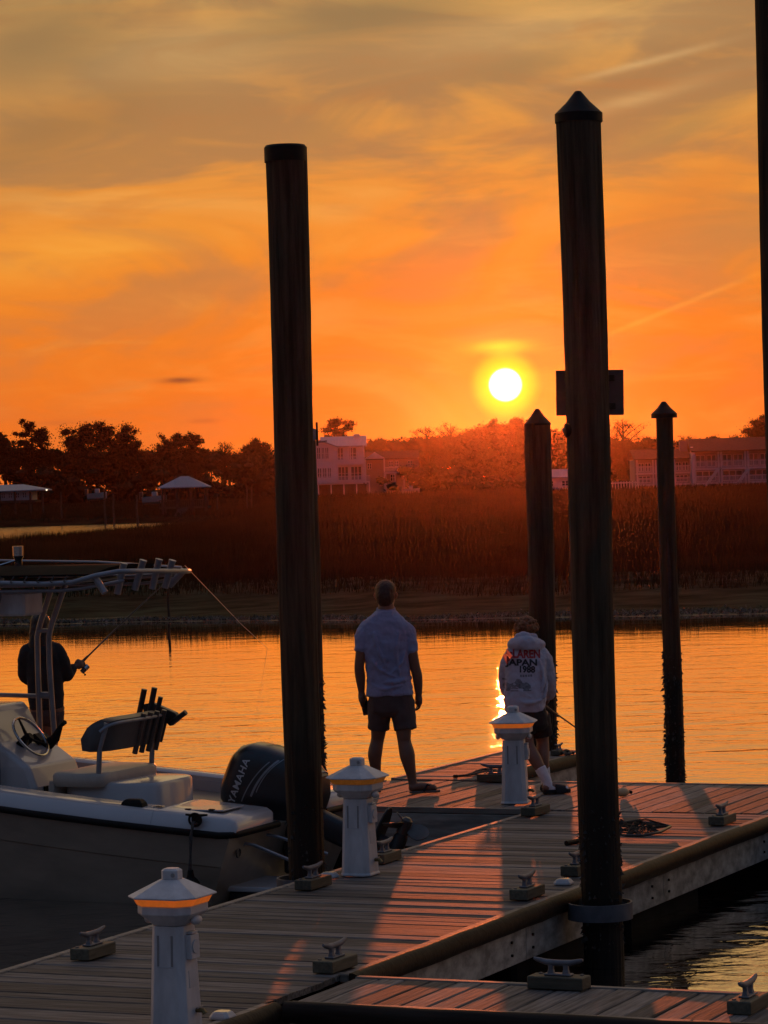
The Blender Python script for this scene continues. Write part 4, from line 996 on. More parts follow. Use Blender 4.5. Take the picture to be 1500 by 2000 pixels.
# fender hung over the port quarter
c = AB(B0, A0, 0); fl = bpx(384, 1602, 1.15)
fd = thing('boat_fender', 'dark round fender on a rope over the side of the motor boat', 'fender', boat.location + Matrix.Rotation(math.pi - DA, 3, 'Z') @ Vector((fl.x, 1.25, .15)), math.pi - DA)
q = MB(); q.ball((0, .02, .0), (.075, .075, .095), 16, 12); q.tube([(0, .02, .08), (0, .02, .14)], [.03, .02], 10); q.build('ball', 'black_plastic', fd, smooth_=True)
q = MB(); q.tube([(0, .02, .12), (.006, .0, .38), (.0, -.05, .47), (0, -.14, .52)], .009, 7); q.tube([(.012, .02, .12), (-.004, .0, .36), (.012, -.05, .47), (.02, -.14, .52)], .009, 7); q.build('rope', 'rope_dark', fd, smooth_=True)
q = MB(); q.tube([(-.09, -.10, .535), (0, -.10, .528), (.09, -.10, .535)], [.008, .013, .008], 8); q.box(-.03, .03, -.125, -.075, .48, .53); q.tube([(.05 * math.cos(a_), -.075, .50 + .045 * math.sin(a_)) for a_ in [2 * math.pi * i / 16 for i in range(17)]], .010, 6, cap=False); q.build('cleat_hitch', 'black_plastic', fd, smooth_=True)

# ------------------------------------------------------------------ people
def limb(q, pts, n=16, sub=4):
    """smooth tapering limb through (x, y, z, r) points"""
    P = [Vector(p[:3]) for p in pts]; Rr = [p[3] for p in pts]; sp, sr = [], []
    for i in range(len(P) - 1):
        p0, p1, p2, p3 = P[max(i-1, 0)], P[i], P[i+1], P[min(i+2, len(P)-1)]
        r0, r1, r2, r3 = Rr[max(i-1, 0)], Rr[i], Rr[i+1], Rr[min(i+2, len(P)-1)]
        for k in range(sub):
            u = k / sub
            cr = lambda a, b, c, d: .5 * (2*b + (c - a) * u + (2*a - 5*b + 4*c - d) * u*u + (3*b - a - 3*c + d) * u**3)
            sp.append(cr(p0, p1, p2, p3)); sr.append(max(.004, cr(r0, r1, r2, r3)))
    sp.append(P[-1]); sr.append(Rr[-1])
    # rounded ends
    d0 = (sp[0] - sp[1]).normalized(); d1 = (sp[-1] - sp[-2]).normalized()
    sp = [sp[0] + d0 * sr[0] * .6] + sp + [sp[-1] + d1 * sr[-1] * .6]; sr = [sr[0] * .55] + sr + [sr[-1] * .55]
    q.tube(sp, sr, n); return q
def trunk(q, rs, n=28, e=.85):
    """rs: (z, cx, cy, rx, ry)"""
    out = []
    for z, cx, cy, rx, ry in rs:
        out.append([(cx + rx * math.copysign(abs(math.cos(2*math.pi*j/n)) ** e, math.cos(2*math.pi*j/n)), cy + ry * math.copysign(abs(math.sin(2*math.pi*j/n)) ** e, math.sin(2*math.pi*j/n)), z) for j in range(n)])
    q.rings(out); return q
def hand(q, w, d, curl, side, s=1.):
    """w wrist, d direction of the hand, curl direction of the fingers' bend, side = thumb side"""
    w, d, curl, side = Vector(w), Vector(d).normalized(), Vector(curl).normalized(), Vector(side).normalized()
    limb(q, [(*(w - d * .01), .026 * s), (*(w + d * .04 * s), .033 * s), (*(w + d * .085 * s), .031 * s)], 12)
    limb(q, [(*(w + d * .05 * s + side * .018), .028 * s), (*(w + d * .085 * s + side * .02), .024 * s)], 10); limb(q, [(*(w + d * .05 * s - side * .018), .026 * s), (*(w + d * .085 * s - side * .02), .022 * s)], 10)
    for k, ln in enumerate((.072, .082, .076, .06)):
        o = w + d * .09 * s + side * (.033 - .022 * k) * s
        p1 = o + d * ln * .45 * s + curl * ln * .12 * s; p2 = p1 + d * ln * .22 * s + curl * ln * .30 * s; p3 = p2 + d * ln * .02 * s + curl * ln * .30 * s
        limb(q, [(*o, .0100), (*p1, .0095), (*p2, .0088), (*p3, .008)], 8, 2)
    o = w + d * .03 * s + side * .03 * s
    limb(q, [(*o, .013), (*(o + side * .024 * s + d * .03 * s), .0115), (*(o + side * .03 * s + d * .058 * s + curl * .014), .0095)], 8, 2)
def headshape(q, c, w, dpt, hgt, face, up=Vector((0, 0, 1))):
    """skull, jaw, nose, ears; face = unit vector the face looks along"""
    c, face = Vector(c), Vector(face).normalized(); sd = face.cross(up).normalized(); upv = sd.cross(face).normalized()
    rs = []
    for t_, fx, fy, oy in ((-1, .30, .35, .25), (-.88, .52, .60, .22), (-.62, .72, .80, .12), (-.3, .86, .93, .04), (0, .97, 1.0, 0), (.3, 1.0, 1.02, -.03), (.6, .88, .92, -.05), (.82, .64, .68, -.05), (.95, .36, .40, -.04), (1, .12, .14, -.04)):
        rs.append([c + upv * hgt * t_ + face * (oy * dpt + dpt * fy * math.sin(2*math.pi*j/20)) + sd * w * fx * math.cos(2*math.pi*j/20) for j in range(20)])
    q.rings(rs)
    limb(q, [(*(c + face * dpt * .92 + upv * hgt * .12), .010), (*(c + face * dpt * 1.12 - upv * hgt * .16), .015), (*(c + face * dpt * .98 - upv * hgt * .22), .014)], 8, 2)
    for s_ in (1, -1):
        e = c + sd * w * .98 * s_ - face * dpt * .05; limb(q, [(*(e + upv * .026), .013), (*(e + sd * s_ * .008), .017), (*(e - upv * .026), .010)], 8, 2)
        b_ = c + face * dpt * .86 + sd * w * .40 * s_ + upv * hgt * .12; limb(q, [(*(b_ - sd * .014), .011), (*(b_ + sd * .014), .011)], 8, 2)
    m_ = c + face * dpt * .93 - upv * hgt * .46; limb(q, [(*(m_ - sd * .02), .009), (*m_, .012), (*(m_ + sd * .02), .009)], 8, 2)
    limb(q, [(*(c + face * dpt * .80 - upv * hgt * .8), .03), (*(c + face * dpt * .86 - upv * hgt * .8), .024)], 8, 2)
def eyes(parent, c, w, dpt, hgt, face):
    c, face = Vector(c), Vector(face).normalized(); sd = face.cross(Vector((0, 0, 1))).normalized(); upv = sd.cross(face)
    for s_ in (1, -1):
        q = MB(); q.ball(c + face * dpt * .93 + sd * w * .40 * s_ + upv * hgt * .02, .011, 10, 8); q.build('eye', 'ped_white', parent, smooth_=True)
def garment(name, q, m, parent, voxel=.010, it=6, disp=(.10, .018)):
    me = remesh(q, voxel, it, disp); me.materials.clear(); me.materials.append(MATS[m]); return link(name, me, parent)
def foot(q, heel, toe, h=.075, w=.042):
    heel, toe = Vector(heel), Vector(toe); d = (toe - heel); 
    limb(q, [(*(heel + Vector((0, 0, .030))), .034), (*(heel + d * .3 + Vector((0, 0, .036))), .036), (*(heel + d * .65 + Vector((0, 0, .028))), .036), (*(heel + d * .9 + Vector((0, 0, .018))), .026)], 12)
    sd = d.normalized().cross(Vector((0, 0, 1)))
    for k, (o, ln, r_) in enumerate(((-.024, .0, .013), (-.008, -.004, .010), (.006, -.010, .010), (.018, -.018, .009), (.029, -.028, .009))):
        b_ = heel + d * .88 + sd * o; limb(q, [(*(b_ + Vector((0, 0, .016))), r_), (*(heel + d + d.normalized() * ln + sd * o * 1.1 + Vector((0, 0, .013))), r_ * .9)], 8, 2)
def sole(parent, heel, toe, name='sandal', m='sole', th=.022, strap=None, w=1.):
    heel, toe = Vector(heel), Vector(toe); d = toe - heel; Ln = d.length; d.normalize(); sd = d.cross(Vector((0, 0, 1)))
    ol = []
    for u, hw in ((-.06, .018), (-.02, .032), (.15, .038), (.45, .036), (.72, .048), (.92, .046), (1.04, .03), (1.09, .012)): ol.append((u, hw * w))
    pts = [heel + d * Ln * u + sd * h for u, h in ol] + [heel + d * Ln * u - sd * h for u, h in ol[::-1]]
    q = MB(); q.rings([[p + Vector((0, 0, .002 - p.z)) for p in pts], [p + Vector((0, 0, th - p.z)) for p in pts]])
    o = q.build(name, m, parent, bevel=.004)
    if strap == 'thong':
        q = MB(); t_ = heel + d * Ln * .80 + Vector((0, 0, .05))
        for s_ in (1, -1): q.tube([heel + d * Ln * .42 + sd * s_ * .044 + Vector((0, 0, th)), heel + d * Ln * .58 + sd * s_ * .036 + Vector((0, 0, .072)), t_, heel + d * Ln * .86 + Vector((0, 0, th))], [.009, .011, .008, .005], 7)
        q.build('strap', 'cloth_black', o, smooth_=True)
    if strap == 'band':
        q = MB(); rs = []
        for u in (.42, .5, .62, .76, .84):
            h_ = .085 - .05 * max(0, u - .5); rs.append([heel + d * Ln * u + sd * (.056 * math.cos(a_)) * w + Vector((0, 0, max(.004, h_ * math.sin(a_)))) for a_ in [math.pi * k / 12 for k in range(13)]] + [heel + d * Ln * u - sd * .03 * w + Vector((0, 0, .004)), heel + d * Ln * u + sd * .03 * w + Vector((0, 0, .004))])
        q.rings(rs); q.build('strap', m, o, smooth_=True)
    return o
# --- the man in the polo shirt
pm = at_z(769, 1549, DECK + .006)
man = thing('person', 'man in blue polo shirt and brown shorts standing with his back turned', 'person', pm, R(0))
q = MB()
trunk(q, [(.70, 0, 0, .10, .09), (.76, 0, 0, .165, .115), (.88, 0, 0, .17, .115), (1.0, -.01, 0, .16, .105), (1.15, -.02, 0, .17, .112), (1.30, -.03, .0, .19, .118), (1.40, -.03, 0, .175, .105), (1.47, -.025, 0, .11, .08), (1.53, -.02, .005, .074, .072), (1.62, -.017, .015, .066, .068)])
headshape(q, (-.017, .03, 1.690), .086, .104, .124, (.25, 1, 0))
limb(q, [(-.17, 0, 1.41, .060), (-.222, -.01, 1.34, .054), (-.245, -.02, 1.20, .047), (-.262, -.01, 1.09, .043), (-.256, .02, 1.0, .044), (-.25, .05, .88, .030)])
limb(q, [(.10, 0, 1.41, .060), (.162, -.01, 1.34, .056), (.19, -.02, 1.20, .050), (.212, -.01, 1.08, .045), (.232, .02, .98, .044), (.238, .06, .84, .032)])
hand(q, (-.25, .05, .875), (.05, .06, -1), (.25, .6, -.1), (.4, .9, 0))
hand(q, (.238, .06, .835), (0, .25, -1), (-.5, .5, 0), (-.3, .9, 0))
limb(q, [(-.08, .02, .80, .085), (-.10, .04, .66, .082), (-.118, .09, .50, .062), (-.128, .10, .44, .057), (-.15, .09, .34, .062), (-.152, .10, .27, .054), (-.142, .12, .14, .037), (-.14, .12, .07, .036)])
limb(q, [(.08, -.0, .80, .085), (.095, -.02, .66, .082), (.10, -.05, .50, .063), (.104, -.05, .44, .058), (.123, -.07, .34, .066), (.132, -.075, .28, .060), (.158, -.08, .14, .040), (.165, -.085, .07, .037)])
foot(q, (-.14, .08, .02), (-.20, .32, .02)); foot(q, (.15, -.10, .02), (.375, -.045, .02))
bm_ = remesh(q, .0065, 4); bm_.materials.clear(); bm_.materials.append(MATS['skin']); body = link('body', bm_, man)
eyes(man, (-.017, .03, 1.692), .080, .100, .122, (.25, 1, 0))
q = MB(); q.ball((-.019, .022, 1.735), (.092, .110, .090), 22, 14); q.ball((-.025, -.016, 1.69), (.082, .082, .105), 20, 14); garment('hair', q, 'hair_brown', man, .006, 3, (.02, .008))
q = MB()
trunk(q, [(.835, -.008, 0, .200, .142), (.86, -.008, 0, .202, .143), (.93, -.01, 0, .192, .137), (.98, -.012, 0, .186, .13), (1.10, -.02, 0, .188, .13), (1.25, -.03, 0, .205, .135), (1.36, -.03, 0, .214, .128), (1.42, -.03, 0, .210, .120), (1.465, -.03, 0, .190, .112), (1.50, -.027, 0, .155, .102), (1.53, -.023, 0, .115, .092), (1.56, -.02, 0, .086, .080)])
for a_, b2, c_ in (((-.13, -.125, 1.38), (-.09, -.138, 1.22), (-.02, -.13, 1.08)), ((.09, -.12, 1.38), (.06, -.136, 1.2), (.08, -.128, 1.02)), ((-.17, -.09, 1.2), (-.10, -.125, 1.08), (.04, -.13, 1.0)), ((.13, -.09, 1.22), (.10, -.12, 1.12), (.0, -.13, 1.02)), ((-.15, -.10, .93), (-.05, -.138, .90), (.1, -.125, .93)), ((-.04, -.13, 1.3), (-.03, -.138, 1.2), (-.05, -.13, 1.08))):
    limb(q, [(*a_, .010), (*b2, .016), (*c_, .009)], 8, 4)
limb(q, [(-.15, 0, 1.43, .080), (-.212, -.005, 1.37, .076), (-.236, -.015, 1.27, .063), (-.240, -.02, 1.235, .063)])
limb(q, [(.08, 0, 1.43, .080), (.15, -.005, 1.37, .076), (.178, -.015, 1.25, .064), (.184, -.02, 1.21, .064)])
limb(q, [(-.19, .0, .97, .02), (-.05, -.125, .955, .016), (.1, -.12, .965, .018), (.17, .0, .98, .02)])
garment('polo_shirt', q, 'polo_blue', man, .007, 3, (.07, .026))
q = MB(); q.rings([[(-.02 + r_ * math.cos(a_), .008 + r_ * .95 * math.sin(a_), z + .014 * math.sin(a_)) for a_ in [2*math.pi*k/24 for k in range(24)]] for r_, z in ((.092, 1.52), (.080, 1.585), (.074, 1.585), (.082, 1.53), (.092, 1.52))], cap=False); q.build('collar', 'polo_blue', man, smooth_=True)
q = MB()
trunk(q, [(.66, 0, 0, .12, .10), (.70, 0, 0, .178, .13), (.80, 0, 0, .19, .136), (.88, 0, 0, .185, .13)])
q.tube([(-.09, .01, .78), (-.10, .03, .68), (-.108, .055, .60), (-.112, .065, .545)], [.112, .104, .096, .096], 20); q.tube([(.09, -.008, .78), (.10, -.025, .68), (.112, -.035, .60), (.118, -.045, .54)], [.112, .106, .098, .100], 20)
garment('shorts', q, 'shorts_brown', man, .008, 4, (.10, .014))
sole(man, (-.14, .08, 0), (-.20, .32, 0), strap='thong'); sole(man, (.15, -.10, 0), (.375, -.045, 0), strap='thong')
ph = thing('phone', 'dark phone in a flip case held in the man\'s left hand', 'phone', pm + Vector((-.225, .10, .75)), R(20)); ph.rotation_euler = (R(8), R(-8), R(-35))
q = MB(); q.box(-.036, .036, -.007, .007, -.085, .085); q.build('case', 'cloth_black', ph, bevel=.004, seg=2)
q = MB(); q.box(-.032, .032, .0072, .009, -.078, .078); q.build('screen', 'glass_dark', ph)
# --- the teenager in the hooded sweatshirt
pb = at_z(1045, 1548, DECK + .006)
boy = thing('person', 'teenager in pale printed hooded sweatshirt with crossed legs and curly hair', 'person', pb, 0)
q = MB()
trunk(q, [(.56, -.03, .0, .11, .10), (.62, -.04, 0, .145, .115), (.74, -.06, .0, .145, .11), (.86, -.06, .02, .14, .105), (1.0, -.05, .06, .155, .11), (1.12, -.04, .10, .165, .11), (1.20, -.03, .13, .13, .09), (1.26, -.025, .16, .07, .07), (1.33, -.025, .20, .055, .06)])
headshape(q, (-.02, .225, 1.37), .076, .096, .112, (.35, 1, -.45))
limb(q, [(.08, .11, 1.16, .055), (.12, .12, 1.10, .05), (.148, .15, .95, .042), (.16, .22, .86, .042), (.145, .30, .79, .028)])
limb(q, [(-.15, .11, 1.16, .055), (-.19, .12, 1.10, .05), (-.218, .15, .95, .042), (-.20, .22, .86, .040), (-.13, .32, .79, .028)])
hand(q, (.145, .30, .79), (-.2, .7, -.45), (-.6, .2, -.6), (-.4, .3, .8), .92)
hand(q, (-.13, .32, .79), (.6, .6, -.3), (.2, .2, -.9), (0, .5, .8), .92)
limb(q, [(.045, .04, .66, .09), (.062, .06, .55, .078), (.078, .08, .45, .056), (.082, .08, .40, .053), (.076, .06, .31, .058), (.08, .06, .25, .050), (.098, .08, .12, .034), (.10, .08, .07, .034)])
limb(q, [(-.10, .0, .66, .09), (-.08, -.02, .55, .078), (-.055, -.04, .44, .056), (-.043, -.05, .39, .053), (.0, -.08, .30, .056), (.03, -.09, .24, .050), (.092, -.11, .12, .035), (.105, -.115, .075, .035)])
foot(q, (.09, .05, .02), (.14, .28, .02)); foot(q, (.08, -.13, .02), (.275, -.075, .02))
bm_ = remesh(q, .0065, 4); bm_.materials.clear(); bm_.materials.append(MATS['skin_pale']); link('body', bm_, boy)
eyes(boy, (-.02, .235, 1.385), .076, .096, .112, (.35, 1, -.45))
q = MB(); rr = random.Random(9); q.ball((-.022, .205, 1.39), (.090, .100, .074), 20, 14)
for k in range(170):
    a_, e_ = rr.uniform(0, 6.28), rr.uniform(-.35, 1.45); v = Vector((math.cos(a_) * math.cos(e_) * .092, math.sin(a_) * math.cos(e_) * .102, math.sin(e_) * .076))
    if v.y > .03 and v.z < .02: continue
    q.ball(Vector((-.022, .205, 1.392)) + v, rr.uniform(.011, .022), 8, 6)
garment('hair', q, 'hair_blond', boy, .006, 1, (.012, .010))
q = MB()
trunk(q, [(.685, -.065, .0, .168, .140), (.71, -.065, .0, .172, .143), (.745, -.065, 0, .170, .140), (.79, -.062, .01, .182, .150), (.86, -.06, .02, .176, .145), (.98, -.05, .05, .172, .138), (1.08, -.042, .085, .182, .135), (1.16, -.035, .11, .170, .122), (1.215, -.03, .13, .135, .105), (1.255, -.028, .15, .095, .09)])
limb(q, [(.07, .11, 1.16, .080), (.12, .115, 1.09, .072), (.148, .14, .96, .062), (.156, .20, .87, .058), (.155, .28, .80, .050), (.15, .295, .788, .042)])
limb(q, [(-.14, .11, 1.16, .080), (-.19, .115, 1.09, .068), (-.218, .14, .96, .058), (-.205, .18, .86, .056), (-.15, .30, .80, .050), (-.14, .315, .79, .042)])
# hood lying on the back
limb(q, [(.085, .14, 1.24, .05), (.045, .06, 1.245, .06), (-.04, .03, 1.255, .068), (-.12, .07, 1.255, .058), (-.145, .14, 1.25, .048)]); limb(q, [(-.11, .07, 1.305, .035), (-.04, .06, 1.315, .04), (.04, .09, 1.30, .035)])
for a_, b2, c_ in (((.07, -.03, 1.12), (.10, -.07, .98), (.08, -.10, .86)), ((-.15, -.10, .80), (-.04, -.15, .765), (.08, -.12, .79)), ((-.17, -.04, 1.0), (-.12, -.10, .88), (-.02, -.135, .82)), ((.10, -.04, 1.05), (.12, -.05, .92), (.10, -.10, .80))):
    limb(q, [(*a_, .010), (*b2, .016), (*c_, .010)], 8, 4)
hd = garment('hooded_sweatshirt', q, 'hood_white', boy, .007, 3, (.07, .026))
q = MB()
trunk(q, [(.53, -.02, 0, .12, .10), (.57, -.025, 0, .155, .125), (.66, -.04, 0, .162, .130), (.74, -.05, 0, .155, .125)])
q.tube([(.045, .03, .64), (.062, .05, .56), (.075, .065, .47)], [.105, .098, .092], 20); q.tube([(-.10, .0, .64), (-.085, -.015, .56), (-.064, -.03, .48)], [.105, .098, .092], 20)
garment('shorts', q, 'cloth_black', boy, .008, 4, (.10, .014))
q = MB(); limb(q, [(.045, -.095, .215, .050), (.068, -.102, .165, .046), (.095, -.11, .11, .042), (.108, -.115, .065, .043), (.14, -.11, .045, .042), (.21, -.09, .035, .040), (.26, -.08, .03, .03)]); garment('sock', q, 'sock', boy, .006, 3, (.04, .006))
q = MB(); limb(q, [(.088, .07, .20, .046), (.098, .08, .12, .042), (.10, .08, .07, .042), (.105, .13, .045, .042), (.13, .24, .03, .036)]); garment('sock', q, 'sock', boy, .006, 3, (.04, .006))
sole(boy, (.07, -.135, 0), (.275, -.075, 0), 'slide_sandal', 'cloth_black', .035, 'band', 1.15); sole(boy, (.09, .04, 0), (.14, .27, 0), 'slide_sandal', 'cloth_black', .035, 'band', 1.15)
# print on the back of the sweatshirt
hv = bvh_of(hd.data)
def back_text(txt, x0, z0, size, m, tilt=-6, shear=0., width=None, name='lettering'):
    tm = text_mesh(txt, size, shear, size * .042, 1.0, 'LEFT')
    xs_ = [v.co.x for v in tm.vertices]; k = (width / (max(xs_) - min(xs_))) if width else 1; mn = min(xs_)
    c_, s_ = math.cos(R(tilt)), math.sin(R(tilt))
    def fn(c): x, y = (c.x - mn) * k, c.y; return Vector((x0 + x * c_ - y * s_, -1, z0 + x * s_ + y * c_))
    project(tm, fn, hv, Vector((0, 1, 0)), .0035, 2); tm.materials.clear(); tm.materials.append(MATS[m]); link(name, tm, hd)
zz = lambda y: (1555 - y) / 234; xx = lambda x: (x - 1037) / 234
back_text('McLAREN', xx(979), zz(1286), .094, 'print_red', -2, .0, .325); back_text('JAPAN', xx(985), zz(1301), .072, 'print_black', -2, 0, .27); back_text('1988', xx(1013), zz(1315), .074, 'print_black', -3, 0, .13)
# low open-wheeled racing car, printed
car = MB()
def flat(poly): o = len(car.v); car.v += [(x, z, 0) for x, z in poly]; car.f.append(tuple(range(o, o + len(poly))))
flat([(0, .02), (.24, .02), (.24, .045), (.20, .06), (.17, .065), (.15, .095), (.12, .10), (.10, .07), (.03, .05), (0, .045)])
for cx in (.035, .20): flat([(cx + .034 * math.cos(a_), .035 + .034 * math.sin(a_)) for a_ in [2*math.pi*k/14 for k in range(14)]])
for k in range(5): flat([(.15 + .023 * k, .112), (.165 + .023 * k, .112), (.165 + .023 * k, .130), (.15 + .023 * k, .130)])
flat([(-.005, .085), (.035, .085), (.035, .10), (-.005, .10)]); flat([(.0, 0), (.245, 0), (.245, .008), (0, .008)])
cm = bpy.data.meshes.new('race_car_print'); cm.from_pydata(car.v, [], car.f)
project(cm, lambda c: Vector((xx(980) + c.x * .95, -1, zz(1352) + c.y * 1.05)), hv, Vector((0, 1, 0)), .003, 3); cm.materials.append(MATS['print_grey']); link('printed_picture', cm, hd)
# --- the woman fishing behind the boat
pw = at_z(96, 1560, DECK + .006)
wom = thing('person', 'long-haired person in black jacket fishing behind the motor boat', 'person', pw, 0)
q = MB()
trunk(q, [(.70, 0, 0, .10, .09), (.76, 0, 0, .145, .12), (.88, 0, 0, .14, .115), (1.0, -.005, 0, .12, .095), (1.15, -.01, 0, .13, .10), (1.26, -.015, 0, .14, .10), (1.33, -.02, 0, .12, .09), (1.385, -.025, 0, .06, .06), (1.43, -.03, .01, .05, .055)])
headshape(q, (-.03, .025, 1.50), .072, .092, .112, (.7, .7, -.1))
limb(q, [(.08, 0, 1.30, .055), (.125, .0, 1.24, .05), (.165, .02, 1.08, .042), (.19, .07, 1.06, .038), (.235, .13, 1.13, .026)])
limb(q, [(-.13, 0, 1.30, .055), (-.165, .0, 1.24, .05), (-.17, .06, 1.05, .042), (-.08, .18, 1.03, .038), (.06, .24, 1.07, .026)])
hand(q, (.235, .13, 1.13), (.75, .45, .25), (-.3, .3, -.9), (-.2, -.2, .9), .85); hand(q, (.06, .24, 1.07), (.9, .1, .1), (.3, -.2, -.9), (-.2, -.2, .9), .85)
limb(q, [(-.055, 0, .80, .095), (-.06, 0, .62, .08), (-.05, .01, .45, .055), (-.045, -.01, .32, .052), (-.04, .0, .12, .033), (-.04, .0, .06, .034)]); limb(q, [(.065, 0, .80, .095), (.05, 0, .62, .08), (.03, .01, .45, .055), (.03, -.01, .32, .052), (.035, .0, .12, .033), (.035, .0, .06, .034)])
foot(q, (-.04, -.04, .02), (-.01, .19, .02)); foot(q, (.04, -.05, .02), (.12, .16, .02))
bm_ = remesh(q, .0065, 4); bm_.materials.clear(); bm_.materials.append(MATS['skin']); link('body', bm_, wom)
eyes(wom, (-.03, .025, 1.50), .072, .092, .112, (.7, .7, -.1))
q = MB(); q.ball((-.035, .01, 1.535), (.088, .098, .085), 18, 12); trunk(q, [(1.26, -.05, -.055, .07, .03), (1.34, -.045, -.05, .085, .05), (1.44, -.04, -.025, .085, .07), (1.54, -.035, .0, .08, .08)]); garment('hair', q, 'hair_dark', wom, .007, 3, (.03, .012))
q = MB()
trunk(q, [(.775, .0, 0, .145, .125), (.82, 0, 0, .150, .13), (.95, .0, 0, .155, .13), (1.08, -.005, 0, .158, .13), (1.22, -.012, 0, .160, .125), (1.31, -.018, 0, .140, .11), (1.37, -.025, 0, .085, .08), (1.40, -.03, .0, .062, .066)])
limb(q, [(.075, 0, 1.295, .075), (.13, .0, 1.23, .072), (.172, .02, 1.09, .066), (.185, .07, 1.07, .058), (.222, .12, 1.12, .044)])
limb(q, [(-.125, 0, 1.295, .075), (-.165, .0, 1.23, .07), (-.172, .06, 1.06, .064), (-.08, .18, 1.035, .056), (.04, .235, 1.065, .042)])
garment('jacket', q, 'cloth_black', wom, .009, 5, (.10, .022))
q = MB(); trunk(q, [(.66, 0, 0, .11, .10), (.72, 0, 0, .142, .12), (.82, 0, 0, .14, .12)]); limb(q, [(-.06, 0, .76, .095), (-.062, 0, .66, .09), (-.06, 0, .64, .09)]); limb(q, [(.062, 0, .76, .095), (.055, 0, .66, .09), (.053, 0, .64, .09)]); garment('shorts', q, 'shorts_brown', wom, .009, 3, (.1, .01))
sole(wom, (-.04, -.04, 0), (-.01, .19, 0), strap='thong', w=.9); sole(wom, (.04, -.05, 0), (.12, .16, 0), strap='thong', w=.9)
# --- fishing rods
def rod(label, butt, tip, cont, reel=True, bend=Vector((0, 0, 0))):
    butt, tip = Vector(butt), Vector(tip); r = thing('fishing_rod', label, 'fishing rod', butt)
    d = tip - butt; pts = [d * u + bend * (u ** 2.2) for u in (0, .12, .2, .4, .6, .8, .9, 1)]
    q = MB(); q.tube(pts, [.0085, .0085, .008, .007, .0058, .0042, .0033, .0024], 8); q.build('blank', 'rod_black', r, smooth_=True)
    q = MB(); q.tube([pts[0], d * .02, d * .09, d * .12, d * .15, d * .2], [.012, .014, .014, .012, .014, .010], 10); q.build('grip', 'cork', r, smooth_=True)
    dn = d.normalized(); sd = dn.cross(Vector((0, 1, 0))).normalized(); 
    if sd.z > 0: sd = -sd
    for u in (.35, .52, .68, .82, .93):
        c = d * u + bend * (u ** 2.2) + sd * .012; q = MB(); q.tube([c + (sd * math.cos(a_) + dn.cross(sd) * math.sin(a_)) * .010 for a_ in [2*math.pi*k/10 for k in range(11)]], .0018, 5, cap=False); q.build('guide', 'chrome', r)
    if reel:
        c = d * .125; q = MB(); q.tube([c, c + sd * .05], .007, 8); q.tube([c + sd * .06 - dn * .03, c + sd * .06 + dn * .01], .022, 14); rl = q.build('reel', 'steel_dark', r, smooth_=True)
        q = MB(); q.tube([c + sd * .06 + dn * .012, c + sd * .06 + dn * .05], [.024, .022], 14); q.build('spool', 'chrome', rl, smooth_=True)
        q = MB(); o = c + sd * .06 - dn * .015; y_ = dn.cross(sd); q.tube([o, o + y_ * .04, o + y_ * .045 + sd * .035], .004, 6); q.tube([o + y_ * .045 + sd * .035, o + y_ * .065 + sd * .035], .008, 8); q.build('crank', 'black_plastic', rl, smooth_=True)
    return r, butt + d + bend
hw = pw + Vector((.30, .20, 1.165))
dd = (at_y(352, 1098, pw.y + .6) - hw); b0 = hw - dd.normalized() * .22
r1, tip1 = rod('fishing rod held up by the person in the black jacket', b0, hw + dd, None, True, Vector((0.04, 0, -.03)))
end = at_z(522, 1266, 0.0)
ln_ = tag(bpy.data.objects.new('fishing_line', None), 'thin fishing line running from rod tip down to the water', 'fishing line'); COL.objects.link(ln_); ln_.location = end
q = MB(); q.tube([tip1 - end, (tip1 - end) * .5 + Vector((0, 0, -.03)), Vector((0, 0, 0))], .0028, 5); q.build('strand', 'line', ln_)
hb = pb + Vector((.10, .38, .72)); tb = at_y(1214, 1482, pb.y + 2.6)
db = tb - hb
rod('fishing rod pointing low over the water from the teenager\'s hands', hb - db.normalized() * .25, tb, None, True, Vector((0, 0, -.02)))
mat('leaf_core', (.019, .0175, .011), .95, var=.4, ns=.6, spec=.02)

# ------------------------------------------------------------------ trees
def leaf_quads(centres, radii, per, size, seed, flat_=.75):
    """many small leaf-sized quads scattered through clump volumes"""
    r_ = np.random.default_rng(seed); out = []
    for c, rad in zip(centres, radii):
        k = max(8, int(per * (rad ** 2)))
        v = r_.normal(size=(k, 3)); v /= np.linalg.norm(v, axis=1)[:, None]
        v *= (r_.random(k) ** .45)[:, None] * rad * np.array([1, 1, flat_]) * (1 + .25 * r_.normal(size=(k, 1)))
        p = np.array(c) + v
        a = r_.normal(size=(k, 3)); a /= np.linalg.norm(a, axis=1)[:, None]
        b_ = r_.normal(size=(k, 3)); b_ -= a * (a * b_).sum(1)[:, None]; b_ /= np.linalg.norm(b_, axis=1)[:, None]
        s_ = size * r_.uniform(.5, 1.3, (k, 1))
        out.append(np.stack([p - a * s_, p - b_ * s_ * .5, p + a * s_, p + b_ * s_ * .5], 1).reshape(-1, 3))
    return np.concatenate(out)
